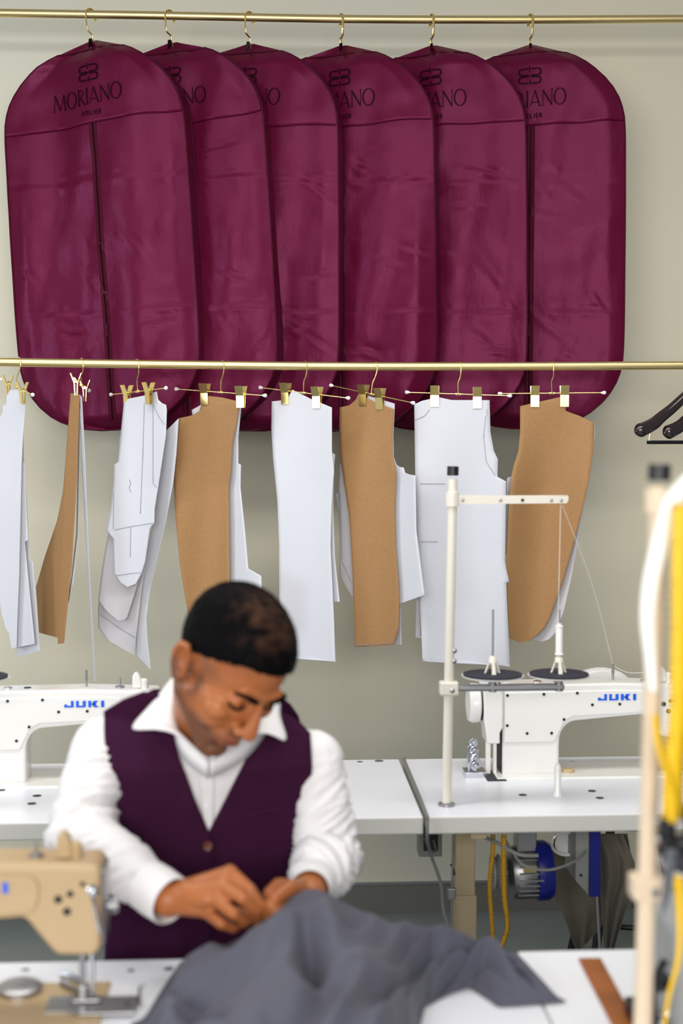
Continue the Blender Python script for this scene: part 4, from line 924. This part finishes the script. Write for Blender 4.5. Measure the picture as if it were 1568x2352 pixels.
def beard(co):
    p = HI @ co
    if p.length > .2: return 0
    jaw = max(0, min(1, (-.052 - p.z + max(0, .03 - p.x) * .9) / .02)) if p.x > -.03 else 0
    mus = g3(p, (.095, 0, -.055), (.03, .026, .008)) * .9
    sb = .9 * g3(p, (.018, .075 * (1 if p.y > 0 else -1), -.02), (.010, .04, .04))
    fade = .55 * g3(p, (.022, .072 * (1 if p.y > 0 else -1), .022), (.028, .03, .016))
    neckfade = max(0, min(1, (p.z + .135) / .03))
    return min(.85, max(jaw * .75 * neckfade, mus, sb, fade)) * (1 - lips(co))
def lips(co):
    p = HI @ co
    if p.length > .2: return 0
    return min(1, 1.3 * g3(p, (.095, 0, -.071), (.02, .021, .0095)))
body = blob(parts, 'body', M['skin'], man, .0028, 3, sculpt, [('beard', beard), ('lips', lips)])
# hair -------------------------------------------------------------
def in_hair(p):    # hairline in head coordinates
    f, l, u = p
    if f > .02: lim = .073 - .012 * math.exp(-(l / .05) ** 2) * 0 - max(0, abs(l) - .045) * .55 - max(0, .07 - f) * .15
    else: lim = .052
    if f <= .045: lim = .0 + (f + .02) * .75 + .012 if f > -.02 else .0
    if f < -.03: lim = -.048 + (f + .09) * .55 if f < -.045 else -.012
    return u > lim + .003 * noise.noise((f * 60, l * 60, u * 60))
def crown(o):     # thinning crown where the brown scalp shows through
    W = MW[o]; vals = []
    for v in o.data.vertices:
        p = HI @ (W @ v.co); n_ = noise.noise(p * 55) * .9 + noise.noise(Vector((p.x * 120, p.y * 40, p.z * 40))) * .5
        vals.append(max(0, min(1, g3(p, (.008, -.012, .112), (.052, .042, .06)) * (.75 + n_) - .12)))
    a = o.data.attributes.new('crown', 'FLOAT', 'POINT'); a.data.foreach_set('value', vals)
def hair():
    bb = B(); n, k = 200, 130; rows = []; idx = {}
    vs = []; fs = []
    for i in range(k + 1):
        ph = math.pi * i / k
        for j in range(n):
            q = 2 * math.pi * j / n
            d = Vector((math.sin(ph) * math.cos(q), math.sin(ph) * math.sin(q), math.cos(ph)))
            p = Vector((-.012 + .097 * d.x, .076 * d.y, .030 + .086 * d.z))
            top = max(0, d.z); th_ = .0032 + .0070 * top ** .8 + .004 * max(0, d.x) * top
            th_ += .0012 * noise.noise((d.x * 9, d.y * 9, d.z * 6))
            vs.append(p + Vector((d.x, d.y, d.z)) * th_)
    for i in range(k):
        for j in range(n):
            f = (i * n + j, i * n + (j + 1) % n, (i + 1) * n + (j + 1) % n, (i + 1) * n + j)
            c = sum((vs[a] for a in f), Vector()) / 4
            if in_hair(c): fs.append(f)
    bb.add([HM @ v for v in vs], fs)
    o = bb.build('hair', M['hair'], man, solid=.003, auto=120); crown(o)
    # short strands standing slightly off the scalp, one mesh with the cap's colour
    rnd = random.Random(3); bb = B()
    for _ in range(5200):
        q = rnd.uniform(0, 2 * math.pi); z = rnd.uniform(-.75, 1); r_ = math.sqrt(1 - z * z)
        d = Vector((r_ * math.cos(q), r_ * math.sin(q), z)); p = Vector((-.012 + .097 * d.x, .076 * d.y, .030 + .086 * d.z))
        if not in_hair(p): continue
        top = max(0, d.z); p = p + d * (.002 + .0075 * top ** .8)
        fl = (Vector((.7, .25, -.25)) - d * d.dot(Vector((.7, .25, -.25)))); fl = fl.normalized() if fl.length > .01 else Vector((1, 0, 0))
        L = (.006 + .012 * top) * rnd.uniform(.6, 1.3)
        p1 = p + (d * .22 + fl * .9 + Vector((rnd.uniform(-.3, .3), rnd.uniform(-.3, .3), rnd.uniform(-.2, .2)))).normalized() * L
        s_ = d.cross(fl).normalized() * .0008
        bb.add([HM @ (p - s_), HM @ (p + s_), HM @ p1], [(0, 1, 2)])
    s2 = bb.build('hair_strands', M['hair'], man, fix=False); crown(s2); s2['kind'] = 'stuff'
hair()
for s_ in (-1, 1):
    b = B(); pts = [H(.092, .011 * s_, .022), H(.0940, .022 * s_, .029), H(.0895, .035 * s_, .033), H(.0745, .051 * s_, .028) if s_ < 0 else H(.080, .040, .030)]
    b.tube(cat_rom(pts, 5), [.0022 + .0026 * math.sin(math.pi * k / 15) for k in range(16)], 8, flat=1.3); b.build('eyebrow', M['hair'], man)
    b = B(); pts = [H(.0805, .0185 * s_, .003), H(.0848, .027 * s_, -.001), H(.0832, .037 * s_, -.001), H(.0735, .047 * s_, .003) if s_ < 0 else H(.078, .041, .001)]
    b.tube(cat_rom(pts, 5), .0021, 6, flat=1.6); b.build('eyelashes', M['hair'], man)

# trunk surface used by shirt front and waistcoat
def yfront(X, Z, g=0., wx=0.):   # depth of the chest front at a world X, Z
    cx = sx + .0; zt = 1.14
    W_ = .205 + g + wx; q = min(.995, abs(X - cx) / W_)
    lean = 2.665 + (1.05 - Z) * .16
    D = (.128 + g) * min(1, max(.25, (1.16 - Z) / .12)) ** .5
    bel = .012 * math.exp(-((Z - .86) / .12) ** 2)
    return lean - (D + bel) * (1 - q ** 2.6) ** (1 / 2.6)
def inv_z(px, py, Y): return at(px, py, Y)
def front_pt(px, py, g=0., wx=None):
    if wx is None: wx = .04 if g > .0095 else 0.
    Y = 2.6
    for _ in range(6): p = at(px, py, Y); Y = yfront(p.x, p.z, g, wx)
    return at(px, py, Y)
def fpanel(poly, name, m, g, rel=.004, sd=0, solid=.003, nc=22, step=7, both=None):
    ys = sorted(set(p[1] for p in poly)); rowy = set()
    for y in ys: rowy.add(max(ys[0] + .05, y - .2)); rowy.add(min(ys[-1] - .05, y + .2))
    y = ys[0] + 3
    while y < ys[-1]: rowy.add(y); y += step
    rows = []
    for y in sorted(rowy):
        xs = []
        for i in range(len(poly)):
            (xa, ya), (xb, yb) = poly[i], poly[(i + 1) % len(poly)]
            if (ya - y) * (yb - y) < 0: xs.append(xa + (xb - xa) * (y - ya) / (yb - ya))
        if len(xs) < 2: continue
        a, c = min(xs), max(xs); row = []
        for k in range(nc + 1):
            x = a + (c - a) * k / nc; p = front_pt(x, y, g)
            p.y -= rel * (noise.noise((p.x * 16 + sd, p.z * 9, sd)) + .5 * noise.noise((p.x * 30, p.z * 25 + sd, 2)))
            row.append(p)
        rows.append(row)
    bb = B(); bb.grid(rows); return bb.build(name, m, man, solid=solid, auto=70)
# shirt: trunk, yoke and sleeves in one surface
sp = [lambda b: b.ell(ch + Vector((0, .012, 0)), (.185, .112, .15)), lambda b: b.ell(ch.lerp(pel, .5) + Vector((0, .01, 0)), (.165, .105, .17)), lambda b: b.ell(pel, (.165, .125, .10)),
      cp(nk + Vector((-.01, .055, -.025)), SRp, .062, .056), cp(nk + Vector((.01, .055, -.03)), SLp, .060, .056),
      cp(SRp, SRp.lerp(ER, .5), .056, .055), cp(SRp.lerp(ER, .5), ER, .055, .054), cp(SLp, SLp.lerp(EL, .5), .056, .054), cp(SLp.lerp(EL, .5), EL, .054, .053)]
WR2 = WR + (ER - WR).normalized() * .022; WL2 = WL + (EL - WL).normalized() * .04
sp += [cp(ER, ER.lerp(WR2, .6), .053, .048), cp(ER.lerp(WR2, .6), WR2 + (ER - WR).normalized() * .055, .048, .041), cp(EL, EL.lerp(WL2, .5), .053, .049), cp(EL.lerp(WL2, .5), WL2 + (EL - WL).normalized() * .03, .049, .040)]
def segd(p, a, c):
    t = max(0, min(1, (p - a).dot(c - a) / (c - a).length_squared)); return (p - a.lerp(c, t)).length, t
def wrinkle(co, n):
    best = min((segd(co, a, c) + (k,) for k, (a, c) in enumerate(((SRp, ER), (ER, WR), (SLp, EL), (EL, WL)))), key=lambda x: x[0])
    d = 0
    if best[0] < .09 and not (abs(co.x - sx) < .15 and best[2] in (0, 2)):
        t = best[1]; k = best[2]
        a, c = ((SRp, ER), (ER, WR), (SLp, EL), (EL, WL))[k]
        ax = (c - a).normalized(); ang = (co - a.lerp(c, t)); w_ = math.atan2(ang.z, ang.x) if k in (1, 3) else math.atan2(ang.y, ang.x)
        amt = .0010 + .0038 * (t if k in (0, 2) else 1 - t)
        if k in (2, 3): amt *= 1.35
        q = Vector((t * 9 + w_ * 1.1, w_ * .8 + t * 3, k * 7.)); d = amt * 2.6 * (1 - 2.2 * abs(noise.noise(q)) - .9 * abs(noise.noise(q * 2.1)))
    return co + n * d
shirt = blob(sp, 'shirt', M['shirt'], man, .0052, 6, wrinkle)
# cuffs
def cuff(W, E, r0, r1, L, name='cuff'):
    ax = (W - E).normalized(); b = B()
    a = ax.orthogonal().normalized(); c = ax.cross(a)
    rows = []
    for h, r in ((-L, r0), (-L * .6, r0 * 1.02), (0, r1), (.003, r1 - .002), (-.004, r1 - .005), (-L * .8, r0 - .005)):
        rows.append([W + ax * h + (a * math.cos(q) + c * math.sin(q)) * r * (1 + .05 * math.sin(2 * q + 1)) for q in [2 * math.pi * k / 32 for k in range(32)]])
    b.loft(rows, cap=False); return b.build(name, M['shirt'], man)
cuff(WR + (WR - ER).normalized() * .004, ER, .0405, .0395, .062); cuff(WL2 + (WL - EL).normalized() * .018, EL, .040, .038, .05)
# shirt front inside the V and its placket
fpanel([(380, 1640), (580, 1640), (612, 1668), (600, 1720), (530, 1850), (484, 1935), (466, 1935), (420, 1840), (384, 1720), (366, 1668)], 'shirt_front', M['shirt'], .004, rel=.006, sd=3, solid=.002)
fpanel([(455, 1735), (492, 1735), (492, 1800), (488, 1915), (470, 1915), (458, 1800)], 'button_placket', M['shirt'], .0085, rel=.003, sd=3, solid=.002, nc=6)
for py in (1775, 1850):
    p = front_pt(474, py, .012); b = B(); b.lathe(p, (0, -1, 0), [(.001, 0), (.0055, 0), (.005, .002), (.001, .0022)], 16); b.build('shirt_button', M['plastic_tip'], man)
# collar: stand and two wings
def quadsheet(P4, name, m, n=14, bulge=.006, solid=.0025, curve=None):
    a, b_, c, d = P4; bb = B(); rows = []      # a-b upper edge, d-c lower edge
    for j in range(n + 1):
        v = j / n; row = []
        for i in range(n + 1):
            u = i / n; p = a.lerp(b_, u).lerp(d.lerp(c, u), v); p = p + Vector((0, -bulge * math.sin(math.pi * u) * .6 - bulge * math.sin(math.pi * v), 0)); row.append(p)
        rows.append(row)
    bb.grid(rows); return bb.build(name, m, man, solid=solid, auto=80)
def wing(top, low, name):   # two polylines of equal length; top = fold, low = free edge
    t_ = cat_rom(top, 8); l_ = cat_rom(low, 8); bb = B(); rows = []
    for j in range(9):
        v = j / 8; rows.append([p.lerp(q, v) + Vector((0, -.010 * math.sin(math.pi * v), .002 * math.sin(math.pi * v))) for p, q in zip(t_, l_)])
    bb.grid(rows); return bb.build(name, M['shirt'], man, solid=.003, auto=80)
wing([at(402, 1556, 2.62), at(398, 1600, 2.56), at(402, 1660, 2.515), at(430, 1706, 2.485), at(478, 1742, 2.465)],
     [at(392, 1562, 2.63), at(352, 1612, 2.575), at(305, 1674, 2.52), at(390, 1668, 2.505), at(474, 1748, 2.468)], 'collar_wing')
wing([at(640, 1560, 2.66), at(632, 1600, 2.60), at(606, 1650, 2.535), at(560, 1700, 2.49), at(482, 1742, 2.465)],
     [at(648, 1570, 2.66), at(642, 1640, 2.58), at(655, 1700, 2.50), at(596, 1680, 2.50), at(486, 1748, 2.468)], 'collar_wing')
bb = B(); fold = cat_rom([at(478, 1742, 2.465), at(430, 1706, 2.485), at(402, 1660, 2.515), at(398, 1600, 2.56), at(410, 1552, 2.64), at(470, 1530, 2.70), at(560, 1530, 2.71), at(636, 1556, 2.67), at(632, 1600, 2.60), at(606, 1650, 2.535), at(560, 1700, 2.49), at(482, 1742, 2.465)], 6)
bb.grid([[p + Vector((0, 0, 0)) for p in fold], [p.lerp(nk, .05) + Vector((0, .004, -.038)) for p in fold]]); bb.build('collar_stand', M['shirt'], man, solid=.003, auto=80)
bb = B(); bk = fold[18:-18]; bb.grid([bk, [p + Vector((0, .022, -.045)) for p in bk]]); bb.build('collar_back', M['shirt'], man, solid=.003, auto=80)
# waistcoat
VL = [(330, 1588), (380, 1600), (392, 1660), (412, 1740), (445, 1830), (478, 1908), (490, 1935), (492, 2060), (488, 2215), (240, 2215), (246, 2030), (252, 1930), (250, 1830), (244, 1740), (240, 1690), (238, 1634), (280, 1608)]
VR = [(618, 1640), (650, 1638), (690, 1660), (712, 1682), (716, 1760), (712, 1830), (700, 1900), (692, 1990), (690, 2060), (692, 2215), (466, 2215), (464, 1990), (466, 1930), (479, 1910), (520, 1830), (566, 1740), (592, 1686)]
vr = fpanel(VR, 'waistcoat_right_front', M['vest'], .012, rel=.005, sd=9, solid=.004)
vl = fpanel(VL, 'waistcoat_left_front', M['vest'], .015, rel=.005, sd=5, solid=.004)
b = B(); pts = [front_pt(x, y, .020) for x, y in [(560, 1878), (600, 1866), (650, 1858)]]; b.tube(cat_rom(pts, 6), .003, 8, flat=1.6); b.build('welt_pocket', M['vest'], man)
for py in (1942, 2020):
    p = front_pt(477, py, .020); b = B(); b.lathe(p, (0, -1, 0), [(.001, 0), (.0085, 0), (.0085, .003), (.006, .0025), (.001, .002)], 20); b.build('waistcoat_button', M['button'], man)
# shoulder straps and back of the waistcoat, wrapping over the shirt
bb = B(); rows = []
NB = 40
for j in range(41):
    v = j / 40; Z = 1.155 - v * .50; wd = lerp_tab([(0, .10), (.06, .155), (.14, .18), (.3, .165), (.45, .19), (1, .19)], v)
    row = []
    for i in range(NB + 1):
        u = -1 + 2 * i / NB; X = sx + wd * u
        lean = 2.665 + (1.05 - Z) * .16; D = .15 * min(1, max(.12, (1.175 - Z) / .1)) ** .6
        row.append(Vector((X, lean + D * (1 - abs(u * wd / .215) ** 2.6) ** (1 / 2.6) + .004 * noise.noise((X * 12, Z * 8, 3)), Z)))
    rows.append(row)
bb.grid(rows); bb.build('waistcoat_back', M['vest'], man, solid=.004, auto=80)
def strap(pf, name='waistcoat_shoulder'):   # pf: list of (px, py) outer/inner on the front edge -> goes over to the back
    bb = B(); rows = []
    (ax_, ay_), (bx_, by_) = pf
    A0 = front_pt(ax_, ay_, .013); B0 = front_pt(bx_, by_, .013)
    for k in range(13):
        t = k / 12; w_ = math.pi / 2 * t; row = []
        for i in range(13):
            u = i / 12; p = A0.lerp(B0, u); row.append(Vector((p.x, p.y + .15 * t, p.z + .026 * math.sin(math.pi * min(1, t * 1.15)) - .01 * t)))
        rows.append(row)
    bb.grid(rows); bb.build(name, M['vest'], man, solid=.004, auto=80)
# side panels closing front to back
for s_, xx in ((-1, 244), (1, 702)):
    bb = B(); rows = []
    for j in range(21):
        py = 1850 + 285 * j / 20; p = front_pt(lerp_tab([(1850, 252 if s_ < 0 else 708), (1930, 254 if s_ < 0 else 698), (2215, 242 if s_ < 0 else 690)], py), py, .012)
        rows.append([Vector((p.x + s_ * .012 * math.sin(math.pi * k / 8), p.y + (2.70 + (1.05 - p.z) * .16 - p.y) * k / 8, p.z)) for k in range(9)])
    bb.grid(rows); bb.build('waistcoat_side', M['vest'], man, solid=.004, auto=80)
# trousers, shoes
tr = [lambda b: b.ell(pel + Vector((0, 0, -.02)), (.185, .15, .13)), cp(pel + Vector((-.09, 0, -.02)), KR, .098, .075), cp(KR, AR + Vector((0, 0, .02)), .072, .056), cp(pel + Vector((.09, 0, -.02)), KL, .098, .075), cp(KL, AL + Vector((0, 0, .02)), .072, .056)]
blob(tr, 'trousers', M['trouser'], man, .009, 5)
for A_, s_ in ((AR, -1), (AL, 1)):
    blob([cp(A_ + Vector((0, .03, -.055)), A_ + Vector((s_ * .01, -.12, -.062)), .042, .036), cp(A_, A_ + Vector((0, 0, -.05)), .044, .044)], 'shoe', M['lacquer'], man, .007, 4)
t = thing('stool', 'black stool under the seated man, hidden by the front table', 'stool', (sx, 2.84, 0))
b = B(); b.lathe((sx, 2.84, .40), (0, 0, 1), [(.001, 0), (.15, 0), (.17, .02), (.165, .05), (.001, .055)], 36); b.build('seat', M['black'], t)
for k in range(4):
    w_ = R(45 + 90 * k); b = B(); b.cyl((sx + .1 * math.cos(w_), 2.84 + .1 * math.sin(w_), .41), (sx + .18 * math.cos(w_), 2.84 + .18 * math.sin(w_), 0), .013, 12); b.build('leg', M['black'], t)
# ------------------------------------------------------------------ foreground table
fB = onz(600, 2198, TZ).y; fF = 1.52
s0 = onz(1190, 2192, TZ); s1 = onz(1268, 2350, TZ); xs = (s0.x + s1.x) / 2
tA = table('sewing_table', 'white sewing table in the foreground under the man\'s hands, seam at its right end', xs - 1.35, xs - .001, fF, fB, legs=(xs - 1.2, xs - .12), group='front row of sewing tables')
tB = table('sewing_table', 'white sewing table at the lower right with the wooden ruler on it', xs + .001, xs + 1.2, fF, fB + .004, legs=(xs + .12, xs + 1.05), group='front row of sewing tables')
slots(tA, [(58, 2228, .007, 1), (387, 2226, .008, 1), (300, 2230, .006, 1), (110, 2312, .012, 0)], TZ)
mF, PF = machine('sewing machine coloured for warm shade, close to the camera at the lower left', at(0, 0, 1).x and 212 - int(.489 * F / 2.14), 2.14, M['warm_shade_enamel'])
# seam ripper / knife-like clip behind the needle
t = thing('thread_snips', 'steel thread snips lying behind the foreground machine foot', 'snips', onz(190, 2265, TZ))
a = onz(140, 2240, TZ + .02); c = onz(215, 2290, TZ + .012)
b = B(); b.tube(cat_rom([a, a.lerp(c, .5) + Vector((0, .008, .006)), c], 6), [.007] * 13, 10, flat=.5); b.build('blade', M['chrome'], t)
b = B(); b.tube(cat_rom([a + Vector((0, -.004, -.012)), a.lerp(c, .5) + Vector((0, -.006, -.006)), onz(238, 2304, TZ + .005)], 6), .005, 10, flat=.6); b.build('blade', M['steel'], t)
c = onz(45, 2282, TZ); b = B()
b.lathe((c.x, c.y, TZ + .004), (0, 0, 1), [(.001, 0), (.036, 0), (.036, .008), (.03, .012), (.001, .012)], 36)
tag(b.build('slide_plate', M['steel']), 'rounded grey metal plate on the foreground machine bed at the lower left', 'plate')
t = thing('needle_plate_extension', 'dark grey feed plate with rounded left end in front of the foreground machine foot', 'plate', onz(230, 2320, TZ))
a = onz(150, 2318, TZ); c = onz(315, 2318, TZ); b = B(); yy0, yy1 = onz(230, 2340, TZ).y, onz(230, 2300, TZ).y; mid = (yy0 + yy1) / 2; rr_ = (yy1 - yy0) / 2
poly = [(c.x, yy0), (c.x, yy1)] + [(a.x + rr_ + rr_ * math.cos(R(q)), mid + rr_ * math.sin(R(q))) for q in range(90, 271, 15)]
b.prism(poly, lambda x, y: Vector((x, y, TZ + .0055)), lambda x, y: Vector((x, y, TZ + .0085))); b.build('plate', M['steel'], t, smooth=False, bevel=.001)
b = B(); q = onz(292, 2320, TZ); b.lathe((q.x, q.y, TZ + .0085), (0, 0, 1), [(.001, 0), (.005, 0), (.004, .0015), (.001, .0015)], 14); b.build('screw', M['dark'], t)
# L-shaped guide wire
b = B(); b.tube([onz(330, 2262, TZ + .03), onz(322, 2266, TZ + .03), onz(320, 2300, TZ + .002), onz(317, 2312, TZ + .002)], .003, 8); tag(b.build('guide_wire', M['steel']), 'short bent steel guide on the table left of the grey cloth', 'guide')
# ruler
t = thing('wooden_ruler', 'brown varnished wooden ruler lying aslant on the lower right table', 'ruler', onz(1390, 2280, TZ))
a0 = onz(1328, 2206, TZ); a1 = onz(1379, 2206, TZ); d0 = onz(1426, 2400, TZ); d1 = onz(1490, 2400, TZ)
ax = (d0 - a0).normalized(); ay = Vector((-ax.y, ax.x, 0)); wd = abs((a1 - a0).dot(ay))
mt = Matrix((ax, ay, Vector((0, 0, 1)))).transposed().to_4x4(); mt.translation = a0
b = B(); b.box((0, 0, .0006), ((d0 - a0).length, wd, .0045), mt); b.build('blade', M['ruler'], t, bevel=.0008, smooth=False)
b = B()
for k in range(1, 22): b.box((.01 * k, wd - (.008 if k % 5 else .013), .0045), (.01 * k + .0006, wd - .001, .0047), mt)
b.build('graduation', M['black'], t, smooth=False)

# ------------------------------------------------------------------ near thread stand at the right edge, tape and elastic
nY = 1.86
bz = Vector((at(1480, 2430, nY).x, nY, TZ)); tp2 = at(1514, 1066, nY); cz3 = at(1495, 2035, nY).z
stand('blurred cream thread stand close to the camera at the right edge', (at(1472, 2430, nY).x, nY), (tp2.x, nY, tp2.z), at(1510, 1150, nY).z, (at(1800, 1150, nY).x, at(1500, 1150, nY).z), cz3, (at(1800, 2035, nY).x, cz3),
      [(at(1640, 2000, nY).x, 0)], M['stand_cream'], r=.0125)
def band(pts, wd, label, m, name, cat, tw=0., solid=.001):
    P = cat_rom([p for p in pts], 10); bb = B(); rows = []
    for k, p in enumerate(P):
        w_ = wd if not isinstance(wd, (list, tuple)) else lerp_tab([(i / (len(wd) - 1), x) for i, x in enumerate(wd)], k / (len(P) - 1))
        q = tw; n = Vector((math.cos(q), math.sin(q), 0)) * w_ / 2; rows.append([p - n, p + Vector((0, -.001, 0)), p + n])
    bb.grid(rows); return tag(bb.build(name, M[m], solid=solid, auto=70), label, cat)
band([at(1600, 1085, 1.83), at(1575, 1110, 1.83), at(1545, 1150, 1.83), at(1520, 1230, 1.83), at(1496, 1330, 1.83), at(1487, 1420, 1.83), at(1492, 1500, 1.83), at(1500, 1590, 1.83)], [.026, .028, .024, .022, .018, .012], 'white elastic ribbon draped over the near stand, curving down its pole', 'ribbon', 'elastic_ribbon', 'ribbon', -.3)
t = hanging_tape([at(1568, 1158, 1.80), at(1566, 1300, 1.80), at(1564, 1500, 1.80), at(1560, 1640, 1.80), at(1548, 1760, 1.80), at(1545, 1880, 1.80)], 'bright yellow measuring tape hanging over the near stand, broad strand at the right photo edge', 'tape', .030, tilt=-.15, ticks=True)
t2 = hanging_tape([at(1506, 1640, 1.79), at(1512, 1700, 1.79), at(1530, 1770, 1.79), at(1546, 1830, 1.79), at(1546, 1890, 1.79)], 'bright yellow measuring tape, narrow strand curving in from the near pole', 'tape', .012, tilt=-.4, ticks=False)
band([at(1556, 2000, 1.84), at(1562, 2100, 1.84), at(1558, 2200, 1.84), at(1535, 2290, 1.84), at(1520, 2400, 1.84)], [.016, .008, .006, .004], 'yellow tape end trailing below the near clamp towards the table', 'tape', 'tape_end', 'measuring tape', -.2)
t = thing('scissors', 'black-handled scissors bundled with the yellow tape on the near stand', 'scissors', at(1558, 1910, 1.82))
b = B()
b.tube(cat_rom([at(1535, 1875, 1.82), at(1560, 1860, 1.82), at(1590, 1885, 1.82), at(1585, 1925, 1.82), at(1550, 1940, 1.82), at(1532, 1915, 1.82), at(1535, 1875, 1.82)], 6), .011, 10); b.build('handle', M['black'], t)
b = B(); b.tube(cat_rom([at(1520, 1935, 1.82), at(1560, 1945, 1.82), at(1600, 1965, 1.82)], 6), .010, 10); b.build('handle', M['black'], t)
b = B(); b.tube([at(1545, 1950, 1.81), at(1530, 2060, 1.81), at(1522, 2110, 1.81)], [.008, .006, .001], 8, flat=.3); b.build('blade', M['chrome'], t)
b = B(); b.lathe(at(1536, 1985, 1.80), (0, -1, 0), [(.001, 0), (.008, 0), (.007, .004), (.001, .005)], 16); b.build('pivot_screw', M['chrome'], t)
# machine head standing at the right edge, behind the near stand
t = thing('overlock_machine', 'grey machine end with chrome fittings at the lower right edge, behind the near stand', 'sewing machine', onz(1560, 2300, TZ))
Xo = at(1528, 2250, 2.0).x
b = B(); b.box((Xo, 1.96, TZ), (Xo + .26, 2.16, TZ + .19)); b.build('body', M['box'], t, bevel=.015, smooth=False, seg=3)
b = B(); b.box((Xo - .03, 1.94, TZ), (Xo + .05, 2.12, TZ + .028)); b.build('base', M['black'], t, bevel=.004, smooth=False)
for k, (q, z_) in enumerate(((-.008, .10), (-.014, .045))):
    b = B(); b.lathe((Xo + .005, 1.99, TZ + z_), (-1, -.5, 0), [(.001, 0), (.014, 0), (.014, .008), (.006, .012), (.006, .022), (.012, .024), (.001, .028)], 18); b.build('dial', M['chrome'] if k else M['black'], t)
b = B(); b.tube(cat_rom([(Xo - .01, 1.97, TZ + .14), (Xo - .03, 1.96, TZ + .10), (Xo - .025, 1.96, TZ + .04)], 5), .006, 8); b.build('lever', M['black'], t)

# ------------------------------------------------------------------ grey cloth lying on the front table
SIL = [(330, 2352), (360, 2310), (420, 2240), (470, 2205), (492, 2186), (520, 2172), (560, 2150), (612, 2118), (640, 2085), (668, 2058), (700, 2042), (722, 2041), (760, 2058), (820, 2088), (870, 2120), (930, 2150), (1000, 2178), (1080, 2192), (1150, 2206), (1210, 2240), (1262, 2280), (1285, 2300)]
def grey_cloth():
    nx, ny = 120, 90; bb = B(); rows = []
    for j in range(ny + 1):
        v = j / ny; row = []           # v 0 = far hem, 1 = near hem
        for i in range(nx + 1):
            u = i / nx; px = 300 + (1300 - 300) * u
            py = lerp_tab(SIL, px)
            Yr = 2.24 + .05 * math.sin(u * 3.1) + .02 * math.sin(u * 9)
            top = at(px, py, Yr); top.z = max(top.z, TZ + .004)
            if top.z <= TZ + .006: q = onz(px, py, TZ + .004); top = Vector((q.x, q.y, TZ + .004)); Yr = q.y
            edge = min(1, u / .12, (1 - u) / .08)
            if v < .22:    # falls behind the ridge down to the table
                s = 1 - v / .22; Y = min(Yr + .10 * s * max(edge, .05), fB + .03); X = top.x
                z = TZ + .003 + (top.z - TZ - .003) * (1 - s) ** .8
                if Y > fB: z -= .0
            else:
                s = (v - .22) / .78
                Y = Yr - lerp_tab([(300, .05), (360, .3), (600, .62), (850, .55), (930, .26), (1000, .13), (1100, .09), (1200, .05), (1285, .012)], px) * s
                X = top.x - .10 * s * max(0, min(1, (px - 900) / 300))
                H = top.z - TZ - .003
                rid = .075 * max(0, math.sin((px - 380) / 68. + s * 2.6)) ** 1.5 * s * (1 - s) * 2.2
                fold = .050 * noise.noise((u * 6, s * 3.2, 2.2)) + .05 * (.30 - abs(noise.noise((u * 9 + s * 3, s * 3.5 - u * 2, 7))))
                hx = .032 * math.exp(-((px - 1000 + 200 * s) / 70) ** 2) * math.sin(math.pi * min(1, s * 1.2))
                pk = -.095 * math.exp(-((px - 690 - 60 * s) / 36) ** 2 - ((s - .34) / .14) ** 2) + .03 * math.exp(-((px - 740) / 30) ** 2 - ((s - .3) / .2) ** 2)
                z = TZ + .003 + H * (1 - s) ** 1.15 + (rid + fold * 1.6 * (1 - math.exp(-s * 5)) + hx + pk) * edge * (1 - s ** 6) + .02 * edge * math.sin(math.pi * s)
            z = max(z, TZ + .003 + .002 * noise.noise((u * 9, v * 9, 0)))
            row.append(Vector((X, Y, z)))
        rows.append(row)
    bb.grid(rows)
    o = bb.build('grey_wool_cloth', M['suit'], solid=.002, auto=80, sub=1)
    tag(o, 'large piece of grey suit wool heaped on the foreground table, the man sewing its edge', 'cloth')
grey_cloth()
